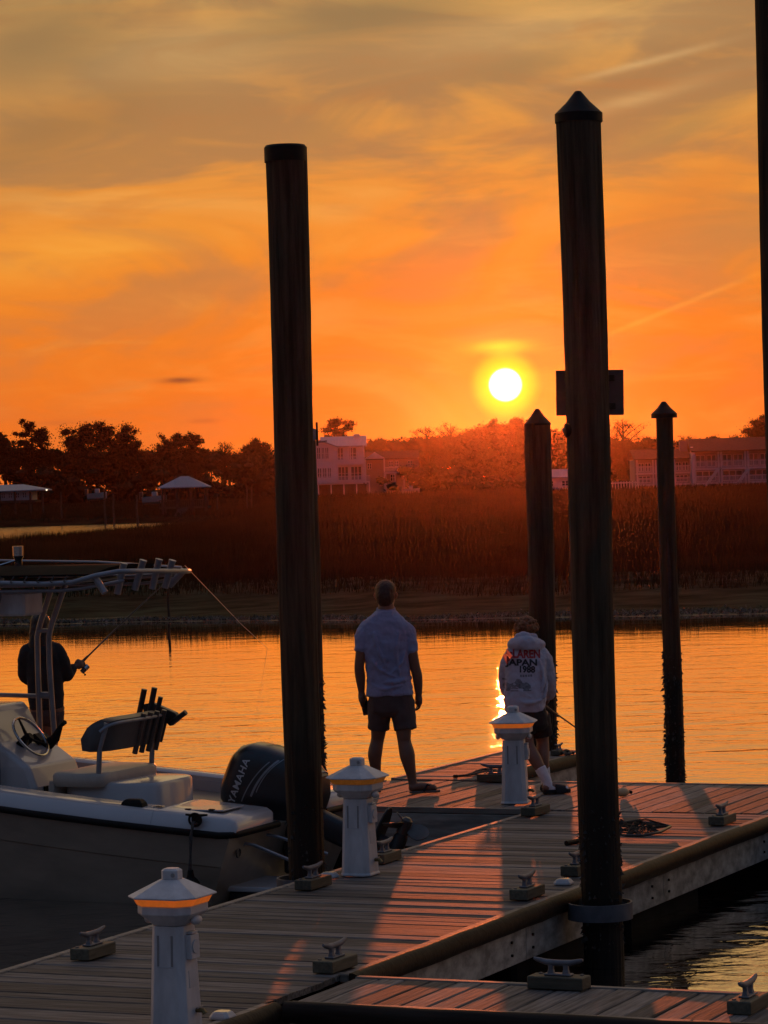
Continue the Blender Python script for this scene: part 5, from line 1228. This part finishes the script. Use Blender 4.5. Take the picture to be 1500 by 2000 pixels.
def core(cm, c, r, rr):
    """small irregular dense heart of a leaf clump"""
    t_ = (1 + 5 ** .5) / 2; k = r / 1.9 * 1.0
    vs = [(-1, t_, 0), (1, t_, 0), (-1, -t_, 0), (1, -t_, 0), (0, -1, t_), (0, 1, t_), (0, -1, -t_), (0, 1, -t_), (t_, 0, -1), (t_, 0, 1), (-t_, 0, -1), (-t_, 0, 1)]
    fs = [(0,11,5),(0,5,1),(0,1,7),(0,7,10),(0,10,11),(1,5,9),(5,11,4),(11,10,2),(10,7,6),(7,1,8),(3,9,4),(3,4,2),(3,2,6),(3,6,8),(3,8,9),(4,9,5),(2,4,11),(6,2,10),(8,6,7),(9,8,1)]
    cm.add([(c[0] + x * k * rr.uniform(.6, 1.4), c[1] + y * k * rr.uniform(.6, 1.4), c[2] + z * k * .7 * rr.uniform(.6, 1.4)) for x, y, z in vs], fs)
def tree(name, label, base, H, CW, kind, seed, group=None):
    """base world point, height, crown width; kind: pine, oak, bare"""
    rr = random.Random(seed); t_ = thing(name, label, 'tree', base, rr.uniform(0, 6.28), group)
    t_.rotation_euler.z = 0
    trunkr = H * .018 + .05; q = MB()
    tips = []
    cr0 = {'pine': .42, 'oak': .25, 'bare': .22}[kind]
    lean = rr.uniform(-.03, .03) * H
    q.tube([(0, 0, -.3), (lean * .3, 0, H * .35), (lean * .7, 0, H * .7), (lean, 0, H * .95)], [trunkr * 1.3, trunkr, trunkr * .65, trunkr * .15], 8)
    nl = {'pine': 16, 'oak': 20, 'bare': 26}[kind]
    for i in range(nl):
        f = cr0 + (.97 - cr0) * (i + rr.random() * .6) / nl; a_ = i * 2.4 + rr.uniform(-.5, .5)
        env = {'pine': (.55 + .45 * math.sin(min(1, (f - cr0) / (1 - cr0) * 1.25) * math.pi * .75)) , 'oak': math.sin(math.pi * (.18 + .80 * (f - cr0) / (1 - cr0))), 'bare': math.sin(math.pi * (.15 + .78 * (f - cr0) / (1 - cr0)))}[kind]
        Lr = CW * .5 * env * rr.uniform(.65, 1.08)
        z0 = H * f * (.90 if kind != 'pine' else .97); up = Lr * {'pine': .12, 'oak': .45, 'bare': .8}[kind] * rr.uniform(.5, 1.2)
        p0 = Vector((lean * f, 0, z0 - up * .5)); p2 = Vector((lean * f + Lr * math.cos(a_), Lr * math.sin(a_), min(H * 1.0, z0 + up * .6)))
        p1 = (p0 + p2) / 2 + Vector((0, 0, Lr * .06))
        q.tube([p0, p1, p2], [trunkr * .42, trunkr * .28, trunkr * .08], 5)
        tips.append((p0, p1, p2, Lr))
        for k in range({'pine': 2, 'oak': 3, 'bare': 5}[kind]):
            u = rr.uniform(.4, .95); o = p0.lerp(p2, u); e = o + Vector((rr.gauss(0, 1), rr.gauss(0, 1), rr.uniform(.1, 1.2))).normalized() * Lr * rr.uniform(.25, .5)
            q.tube([o, e], [trunkr * .16, trunkr * .05], 4); tips.append((o, (o + e) / 2, e, Lr * .4))
            if kind == 'bare':
                for _ in range(3):
                    e2 = e + Vector((rr.gauss(0, 1), rr.gauss(0, 1), rr.uniform(0, 1.2))).normalized() * Lr * .3; q.tube([o.lerp(e, .6), e2], [.03, .012], 3)
    q.build('trunk', 'bark', t_)
    C, Rd = [], []
    for p0, p1, p2, Lr in tips:
        for u in ((.55, .8, 1.0) if kind != 'bare' else (.8, 1.0)):
            C.append(tuple(p0.lerp(p2, u) + Vector((rr.gauss(0, .25), rr.gauss(0, .25), rr.gauss(.1, .2)))))
            Rd.append(max(.7, min(2.0, Lr * .42)) * rr.uniform(.7, 1.2) * (1 if kind != 'bare' else .7))
    per = {'pine': 90, 'oak': 95, 'bare': 18}[kind]; sz = {'pine': .17, 'oak': .16, 'bare': .11}[kind]
    V = leaf_quads(C, Rd, per, sz, seed, .6 if kind == 'pine' else .8)
    if kind != 'bare':
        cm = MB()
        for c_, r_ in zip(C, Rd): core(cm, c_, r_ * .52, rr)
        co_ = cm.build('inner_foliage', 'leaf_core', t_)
    link('crown', np_mesh('crown', V, 4, {'pine': 'leaf_pine', 'oak': 'leaf', 'bare': 'leaf_bare'}[kind]), t_)
    return t_
def tree_px(cx, top, width, Y, kind, label, seed, name=None):
    p = at_y(cx, top, Y); gz = float(ground(p.x, Y)); CW = width * Y / F
    tree(name or {'pine': 'pine_tree', 'oak': 'oak_tree', 'bare': 'bare_tree'}[kind], label, (p.x, Y, gz), p.z - gz, CW, kind, seed, 'trees along the far shore')
TREES = [(8, 846, 60, 482, 'pine', 'dark pine cut by the left edge of the picture'),
 (64, 823, 82, 486, 'pine', 'pine with tufted top left of the biggest tree'),
 (186, 812, 165, 480, 'oak', 'biggest broad dark tree on the left skyline'),
 (248, 852, 60, 478, 'pine', 'small dark tree at the right foot of the biggest tree'),
 (340, 838, 92, 484, 'oak', 'rounded dark tree above the hip-roofed pavilion'),
 (380, 845, 52, 488, 'pine', 'narrow tree just right of the rounded tree above the pavilion'),
 (436, 856, 50, 492, 'bare', 'thin bare tree left of the feathery treetop by the flat-topped piling'),
 (497, 852, 90, 490, 'oak', 'feathery treetop just left of the flat-topped piling'),
 (656, 815, 66, 500, 'pine', 'lone tall pine above the white gabled house'),
 (742, 850, 70, 498, 'oak', 'low tree behind the chimney side of the white house'),
 (832, 826, 90, 494, 'bare', 'bare branching tree left below the sun'),
 (882, 820, 80, 492, 'bare', 'feathery bare tree nearest the left side of the sun glow'),
 (930, 828, 110, 488, 'oak', 'rounded tree glowing red just below the sun'),
 (1000, 806, 150, 486, 'oak', 'broad tree directly below the sun'),
 (1090, 835, 90, 492, 'oak', 'tree half hidden behind the two middle pilings'),
 (1218, 812, 92, 480, 'bare', 'open bare tree right of the thick capped piling'),
 (1265, 848, 70, 490, 'oak', 'low tree behind the slender split piling'),
 (1345, 846, 60, 494, 'bare', 'reddish bare treetop above the grey townhouse chimney'),
 (1395, 848, 66, 496, 'oak', 'low round treetop above the townhouse ridge'),
 (1440, 846, 60, 498, 'oak', 'small treetop left of the dark right-edge tree'),
 (1498, 800, 96, 470, 'oak', 'dark leafy tree beside the right edge piling')]
for i, (cx, top, wd, Y, kind, lb) in enumerate(TREES): tree_px(cx, top, wd, Y, kind, lb, 100 + i)
# solid woods behind and below them
C, Rd = [], []; rr = random.Random(21)
def top_px(x):   # canopy line, raised below the sun to block its glint on the water
    pts = [(-1000, 872), (0, 868), (120, 875), (290, 878), (420, 878), (540, 876), (700, 858), (800, 856), (900, 846), (960, 826), (1050, 828), (1110, 850), (1200, 855), (1300, 858), (1450, 860), (2400, 862)]
    for (x0, y0), (x1, y1) in zip(pts, pts[1:]):
        if x0 <= x <= x1: return y0 + (y1 - y0) * (x - x0) / (x1 - x0)
    return 866
for i in range(1850):
    px = (rr.uniform(-900, 2300) if i < 1500 else rr.uniform(760, 1240)); Y = rr.uniform(492, 528); rad = rr.uniform(1.1, 2.3)
    p = at_y(px, top_px(px) + rr.uniform(0, 14), Y); zt = p.z - rad * .7; z = zt if rr.random() < .4 else rr.uniform(.8, zt)
    C.append((p.x, Y, z)); Rd.append(rad)
V = leaf_quads(C, Rd, 34, .36, 5)
wd = thing('woods', 'continuous dark woodland behind the houses on the far shore', 'woods'); wd['kind'] = 'stuff'
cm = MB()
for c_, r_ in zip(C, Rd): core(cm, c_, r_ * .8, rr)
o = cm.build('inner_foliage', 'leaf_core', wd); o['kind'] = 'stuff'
o = link('foliage', np_mesh('woods', V, 4, 'leaf'), wd); o['kind'] = 'stuff'
q = MB()
for i in range(120):
    x = rr.uniform(-95, 95); Y = rr.uniform(500, 520); q.tube([(x, Y, .5), (x + rr.uniform(-.3, .3), Y, rr.uniform(5, 8))], [.18, .1], 5)
o = q.build('trunks', 'bark', wd); o['kind'] = 'stuff'
# shoreline bushes in front of the woods on the left and around the houses
C, Rd = [], []
for i in range(300):
    px = rr.choice([rr.uniform(-200, 545), rr.uniform(-200, 545), rr.uniform(735, 1240), rr.uniform(1440, 1700)]); Y = rr.uniform(468, 486); rad = rr.uniform(.8, 1.6)
    p = at_y(px, 960, Y); g_ = float(ground(p.x, Y)); C.append((p.x, Y, g_ + rr.uniform(.4, 5.5 if px < 545 else 3.6))); Rd.append(rad)
V = leaf_quads(C, Rd, 30, .30, 6)
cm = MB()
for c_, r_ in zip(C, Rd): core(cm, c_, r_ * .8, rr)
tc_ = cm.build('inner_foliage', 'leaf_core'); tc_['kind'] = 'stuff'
tk = tag(link('shore_thicket', np_mesh('shore_thicket', V, 4, 'leaf')), 'dark tangled thicket at the foot of the far woods', 'thicket', kind='stuff'); tc_.parent = tk

# ------------------------------------------------------------------ houses on the far shore
def wall_windows(parent, rects, y, m='glass_dark', fr='house_white'):
    for x0, x1, z0, z1 in rects:
        q = MB(); q.box(x0, x1, y - .06, y + .02, z0, z1); w_ = q.build('window', fr, parent)
        q = MB(); k = 2 if x1 - x0 < 1.4 else 3
        for i in range(k):
            a_, b2 = x0 + (x1 - x0) * i / k + .06, x0 + (x1 - x0) * (i + 1) / k - .06
            for zz0, zz1 in ((z0 + .08, (z0 + z1) / 2 - .03), ((z0 + z1) / 2 + .03, z1 - .08)): q.box(a_, b2, y - .075, y - .055, zz0, zz1)
        q.build('pane', m, w_)
def balcony(parent, x0, x1, y, z, depth=1.8, posts=4, h=1.0, pz=None, m='house_white'):
    q = MB(); q.box(x0, x1, y - depth, y, z - .22, z); d_ = q.build('balcony', m, parent)
    q = MB(); q.box(x0, x1, y - depth, y - depth + .07, z + h - .08, z + h)
    k = int((x1 - x0) / .18)
    for i in range(k + 1): xx_ = x0 + (x1 - x0) * i / k; q.box(xx_ - .03, xx_ + .03, y - depth + .02, y - depth + .06, z, z + h - .08)
    q.build('railing', m, d_)
    if pz:
        for i in range(posts):
            xx_ = x0 + .1 + (x1 - x0 - .2) * i / (posts - 1); q = MB(); q.box(xx_ - .09, xx_ + .09, y - depth + .08, y - depth + .26, pz[0], pz[1]); q.build('post', m, parent)
# white gabled house
HY = 462; hb_ = at_y(672, 978, HY); gz = float(ground(hb_.x, HY)) - .1
h1 = thing('house', 'white three-storey gabled house with metal roof and balconies beside the tall piling', 'house', (hb_.x, HY, gz), 0)
X = lambda px: at_y(px, 920, HY).x - hb_.x
Zp = lambda px, py: at_y(px, py, HY).z - gz
xl, xm, xr = X(596), X(658), X(712)
z1, z2, z3 = 2.3, 5.1, 7.7
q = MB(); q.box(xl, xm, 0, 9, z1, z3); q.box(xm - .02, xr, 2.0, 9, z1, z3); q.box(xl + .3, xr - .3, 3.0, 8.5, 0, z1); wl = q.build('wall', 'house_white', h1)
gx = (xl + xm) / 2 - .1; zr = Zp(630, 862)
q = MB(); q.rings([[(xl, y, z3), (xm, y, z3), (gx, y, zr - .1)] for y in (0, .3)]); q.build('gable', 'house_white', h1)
q = MB(); 
q.rings([[(xl - .4, y, z3 - .25), (gx, y, zr + .06), (xm + .4, y, z3 - .25), (xm + .4, y, z3 - .08), (gx, y, zr + .24), (xl - .4, y, z3 - .08)] for y in (-.35, 6)])
zrr = Zp(700, 853)
q.rings([[(x, 1.4, z3 - .15), (x, 5.8, zrr), (x, 10, z3), (x, 10, z3 + .2), (x, 5.8, zrr + .22), (x, 1.4, z3 + .05)] for x in (gx, xr + .4)])
rf = q.build('roof', 'roof_metal', h1)
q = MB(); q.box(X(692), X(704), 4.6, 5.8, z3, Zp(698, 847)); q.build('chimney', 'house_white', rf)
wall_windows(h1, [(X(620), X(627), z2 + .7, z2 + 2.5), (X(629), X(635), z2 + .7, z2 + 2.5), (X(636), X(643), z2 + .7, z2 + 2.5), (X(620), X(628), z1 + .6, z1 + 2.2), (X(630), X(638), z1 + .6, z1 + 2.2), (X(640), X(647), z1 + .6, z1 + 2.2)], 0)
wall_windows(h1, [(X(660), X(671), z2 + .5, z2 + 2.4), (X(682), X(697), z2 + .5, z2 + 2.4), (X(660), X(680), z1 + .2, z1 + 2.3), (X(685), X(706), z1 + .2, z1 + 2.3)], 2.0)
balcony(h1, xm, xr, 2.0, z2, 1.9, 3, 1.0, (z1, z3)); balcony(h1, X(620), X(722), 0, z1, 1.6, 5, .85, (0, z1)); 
q = MB(); q.box(xl + 1, X(715), 2.2, 2.4, .2, 1.9); q.build('ground_screen', 'timber_far', h1)
# pale house with a pediment behind it
HY2 = 474; c = at_y(770, 968, HY2); gz2 = float(ground(c.x, HY2)) - .1
h2 = thing('house', 'dim two-storey house with small pediment right of the white gabled house', 'house', (c.x, HY2, gz2))
X2 = lambda px: at_y(px, 920, HY2).x - c.x
Z2 = lambda py: at_y(770, py, HY2).z - gz2
q = MB(); q.box(X2(700), X2(818), 0, 8, 0, Z2(897)); q.build('wall', 'house_tan', h2)
q = MB(); q.rings([[(x, -.4, Z2(897)), (x, 4, Z2(882)), (x, 8.4, Z2(897)), (x, 8.4, Z2(895)), (x, 4, Z2(880)), (x, -.4, Z2(895))] for x in (X2(698), X2(820))]); q.build('roof', 'roof_shingle', h2)
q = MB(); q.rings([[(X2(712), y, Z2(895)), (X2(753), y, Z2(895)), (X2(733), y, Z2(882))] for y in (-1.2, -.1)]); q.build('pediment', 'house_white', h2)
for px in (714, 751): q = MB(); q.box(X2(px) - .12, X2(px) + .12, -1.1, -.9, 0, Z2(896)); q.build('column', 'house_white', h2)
wall_windows(h2, [(X2(718), X2(726), Z2(915), Z2(903)), (X2(760), X2(768), Z2(912), Z2(900)), (X2(772), X2(779), Z2(912), Z2(900)), (X2(797), X2(806), Z2(912), Z2(900)), (X2(762), X2(772), Z2(940), Z2(926)), (X2(797), X2(806), Z2(940), Z2(926))], 0)
balcony(h2, X2(752), X2(790), 0, Z2(922), 1.2, 3, .8, (0, Z2(922)))
# grey townhouses on the right
HY3 = 430; c = at_y(1370, 950, HY3); gz3 = float(ground(c.x, HY3)) - .1
h3 = thing('townhouse', 'long grey townhouse with stacked white balconies and dark roof on the right', 'house', (c.x, HY3, gz3))
X3 = lambda px: at_y(px, 905, HY3).x - c.x
def Z3(px, py): return at_y(px, py, HY3).z - gz3
for (x0, x1, dy, ridge, eave) in ((1242, 1352, 2.0, 876, 893), (1352, 1560, 0.0, 858, 881)):
    ze, zr_ = Z3(1400, eave), Z3(1400, ridge); zm = ze * .48
    q = MB(); q.box(X3(x0), X3(x1), dy, dy + 9, 0, ze); q.build('wall', 'house_grey', h3)
    q = MB(); q.rings([[(x, dy - 1.8, ze - .1), (x, dy + 4.5, zr_), (x, dy + 10, ze), (x, dy + 10, ze + .2), (x, dy + 4.5, zr_ + .2), (x, dy - 1.8, ze + .08)] for x in (X3(x0) - .3, X3(x1) - .05)]); rf = q.build('roof', 'roof_shingle', h3)
    if x0 == 1242: q = MB(); q.box(X3(1335), X3(1350), dy + 2.5, dy + 4, ze, Z3(1342, 860)); q.build('chimney', 'house_grey', rf)
    k = 3 if x0 == 1242 else 4; w_ = (X3(x1) - X3(x0)) / k
    for i in range(k):
        a_ = X3(x0) + w_ * i
        balcony(h3, a_ + .1, a_ + w_ - .1, dy, zm + .3, 1.6, 2, .95, (0, ze - .1)); balcony(h3, a_ + .1, a_ + w_ - .1, dy, .75, 1.9, 2, .9, None)
        wall_windows(h3, [(a_ + .5, a_ + w_ * .48, zm + .5, ze - .5), (a_ + w_ * .55, a_ + w_ - .4, zm + .5, ze - .5), (a_ + .5, a_ + w_ - .5, .95, zm - .1)], dy)
q = MB(); zs = Z3(1352, 885)
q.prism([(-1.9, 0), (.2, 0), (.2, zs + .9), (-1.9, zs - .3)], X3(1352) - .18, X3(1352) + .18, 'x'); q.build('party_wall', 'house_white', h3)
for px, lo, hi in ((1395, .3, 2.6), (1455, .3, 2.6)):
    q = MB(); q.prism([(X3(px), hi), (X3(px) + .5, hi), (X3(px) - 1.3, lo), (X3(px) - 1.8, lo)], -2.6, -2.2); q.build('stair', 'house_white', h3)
# low white fence and shed between the pilings
c = at_y(1215, 945, 426); fz = float(ground(c.x, 426))
fe = thing('fence', 'low white picket railing in the marsh left of the grey townhouse', 'fence', (c.x, 426, fz))
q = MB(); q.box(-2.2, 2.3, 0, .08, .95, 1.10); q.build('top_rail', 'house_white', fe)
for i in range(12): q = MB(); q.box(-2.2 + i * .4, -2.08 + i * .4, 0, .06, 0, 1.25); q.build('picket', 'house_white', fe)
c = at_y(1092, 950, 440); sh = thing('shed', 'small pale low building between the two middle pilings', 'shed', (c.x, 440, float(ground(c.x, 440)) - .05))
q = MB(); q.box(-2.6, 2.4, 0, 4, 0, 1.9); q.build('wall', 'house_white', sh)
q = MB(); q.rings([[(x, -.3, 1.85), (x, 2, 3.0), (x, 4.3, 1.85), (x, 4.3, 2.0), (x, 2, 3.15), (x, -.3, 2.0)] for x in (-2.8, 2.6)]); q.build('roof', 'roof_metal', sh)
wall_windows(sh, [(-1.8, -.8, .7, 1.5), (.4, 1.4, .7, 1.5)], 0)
# ------------------------------------------------------------------ creek side structures on the left
GYY = 300; c = at_y(362, 1002, GYY); pv_ = thing('dock_pavilion', 'hip-roofed open dock pavilion on posts by the creek', 'pavilion', (c.x, GYY, 0))
ze = at_y(362, 951, GYY).z; za = at_y(362, 930, GYY).z
q = MB(); e_ = 2.5
q.add([(-e_, -2, ze), (e_, -2, ze), (e_, 2.4, ze), (-e_, 2.4, ze), (-.4, .2, za), (.4, .2, za), (-e_, -2, ze - .09), (e_, -2, ze - .09), (e_, 2.4, ze - .09), (-e_, 2.4, ze - .09)], [(0, 1, 5, 4), (1, 2, 5), (2, 3, 4, 5), (3, 0, 4), (6, 9, 8, 7), (0, 6, 7, 1), (1, 7, 8, 2), (2, 8, 9, 3), (3, 9, 6, 0)]); q.build('roof', 'roof_metal', pv_)
for x in (-2.1, -.7, .7, 2.1):
    for y in (-1.6, 2.0): q = MB(); q.tube([(x, y, -.4), (x, y, ze - .05)], .11, 8); q.build('post', 'timber_far', pv_)
q = MB(); q.box(-2.4, 2.4, -1.9, 2.3, 1.25, 1.42); q.build('platform', 'timber_far', pv_)
q = MB(); q.box(-2.4, 2.4, -1.9, -1.83, 2.05, 2.15)
for i in range(25): q.box(-2.4 + .2 * i, -2.34 + .2 * i, -1.9, -1.85, 1.42, 2.05)
q.build('railing', 'timber_far', pv_)
q = MB(); q.rings([[(x, y, z) for x, z in ((-.45, 0), (.45, 0), (.45, .1), (-.45, .1))] for y in (0, .01)]) if False else None
q = MB(); q.add([(-.5, -2, 1.3), (.4, -2, 1.3), (-.3, -5, .05), (-1.2, -5, .05), (-.5, -2, 1.2), (.4, -2, 1.2), (-.3, -5, -.05), (-1.2, -5, -.05)], [(0, 1, 2, 3), (4, 7, 6, 5), (0, 4, 5, 1), (1, 5, 6, 2), (2, 6, 7, 3), (3, 7, 4, 0)]); q.build('ramp', 'timber_far', pv_)
BY = 330; c = at_y(35, 975, BY); bh = thing('boathouse', 'low boathouse with pale gable roof and row of windows, far left', 'boathouse', (c.x, BY, 0))
Xb = lambda px: at_y(px, 960, BY).x - c.x
zb = lambda py: at_y(35, py, BY).z
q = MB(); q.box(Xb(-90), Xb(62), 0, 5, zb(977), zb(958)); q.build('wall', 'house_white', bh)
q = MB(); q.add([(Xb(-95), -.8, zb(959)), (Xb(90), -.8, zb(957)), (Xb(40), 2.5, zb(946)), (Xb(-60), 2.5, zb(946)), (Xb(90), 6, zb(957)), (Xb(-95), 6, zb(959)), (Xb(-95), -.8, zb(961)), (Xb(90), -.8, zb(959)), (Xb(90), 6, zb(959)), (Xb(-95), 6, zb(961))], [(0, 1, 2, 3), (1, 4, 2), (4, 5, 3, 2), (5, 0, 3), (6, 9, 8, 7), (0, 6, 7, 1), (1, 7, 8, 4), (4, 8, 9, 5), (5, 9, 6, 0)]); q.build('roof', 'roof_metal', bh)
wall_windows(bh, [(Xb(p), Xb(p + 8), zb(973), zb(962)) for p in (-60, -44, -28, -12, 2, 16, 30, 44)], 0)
for p in (-80, -40, 0, 30, 60, 84): q = MB(); q.tube([(Xb(p), -.5, -.4), (Xb(p), -.5, zb(960))], .12, 8); q.build('post', 'timber_far', bh)
q = MB(); q.box(Xb(-95), Xb(70), -.9, 5, zb(982), zb(978)); q.build('platform', 'timber_far', bh)
lp_ = thing('yard_lamp', 'small lit lamp at the right end of the far left boathouse', 'lamp', at_y(91, 957, BY - 1.2))
q = MB(); q.ball((0, 0, 0), .09, 10, 8); gl = mat('lamp_glow', (1, .9, .7), .4, var=0, emis=((1, .85, .6), 2.0)); q.build('globe', 'lamp_glow', lp_, smooth_=True)
q = MB(); q.tube([(0, .03, 0), (0, .4, -.1)], .02, 6); q.build('arm', 'black_plastic', lp_)
def skiff(px, py, Y, Ln, label, z=None, m='boat_far', cover=None):
    p = at_y(px, py, Y); p.z = float(ground(p.x, Y)) + .02 if z is None else z
    t_ = thing('small_boat', label, 'boat', p)
    q = MB(); rs = []
    for u in (0, .15, .5, .8, .95, 1): 
        w_ = .8 * (1 - max(0, (u - .3) / .7) ** 2.4) + .02; x = Ln * (u - .5); rs.append([(x, -w_, .75 + .15 * u), (x, -w_ * .8, .2 + .1 * u), (x, 0, 0 + .25 * u ** 4), (x, w_ * .8, .2 + .1 * u), (x, w_, .75 + .15 * u), (x, w_ * .85, .7 + .15 * u), (x, 0, .35), (x, -w_ * .85, .7 + .15 * u)])
    q.rings(rs); q.build('hull', m, t_, smooth_=30)
    q = MB(); q.box(-Ln * .1, Ln * .12, -.4, .4, .4, 1.25); q.build('console', 'boat_far', t_, bevel=.05)
    q = MB(); q.box(-Ln * .5 - .3, -Ln * .5 + .05, -.18, .18, .5, 1.25); q.build('motor', 'motor_black', t_, bevel=.05)
    return t_
skiff(302, 983, 305, 2.4, 'small pale boat on a lift left of the pavilion', at_y(302, 985, 305).z); skiff(190, 972, 318, 2.0, 'small pale boat left of the creek posts', at_y(190, 978, 318).z); skiff(803, 984, 440, 2.6, 'small pale skiff drawn up at the marsh edge near the pediment house', None)
for k, (px, yt, yb, Y) in enumerate([(205, 955, 1000, 290), (222, 965, 1002, 292), (268, 968, 1006, 280), (330, 1135, 1216, 73.2), (483, 950, 985, 330), (492, 952, 986, 331), (425, 965, 1000, 310), (120, 962, 998, 300)]):
    p, t2 = at_y(px, yb, Y), at_y(px - (yb - yt) * .03, yt, Y); p.z = min(p.z, -.2)
    lbs = ['mooring post left of the creek, tallest of the pair', 'shorter mooring post of the pair left of the creek', 'lone mooring post between the small boats', 'thin crooked stake in the mud bank left of the flat-topped piling', 'left post of the pair right of the pavilion', 'right post of the pair right of the pavilion', 'mooring post just right of the pavilion roof', 'mooring post right of the boathouse']
    ps = thing('mooring_post', lbs[k], 'post', p, 0, 'posts along the creek'); r_ = .10 if Y > 100 else .035
    q = MB(); d_ = t2 - p; pts = [d_ * u + Vector((math.sin(u * 9) * r_ * .35, 0, 0)) for u in (0, .2, .4, .6, .8, 1)]; q.tube(pts, [r_ * 1.1, r_, r_, r_ * .95, r_ * .9, r_ * .8], 8); q.build('shaft', 'timber_far', ps, smooth_=True)
    q = MB(); q.tube([d_ * 1.0 - Vector((0, 0, .01)), d_ + Vector((0, 0, r_ * .6))], [r_ * .85, r_ * .3], 8); q.build('tip', 'timber_far', ps)
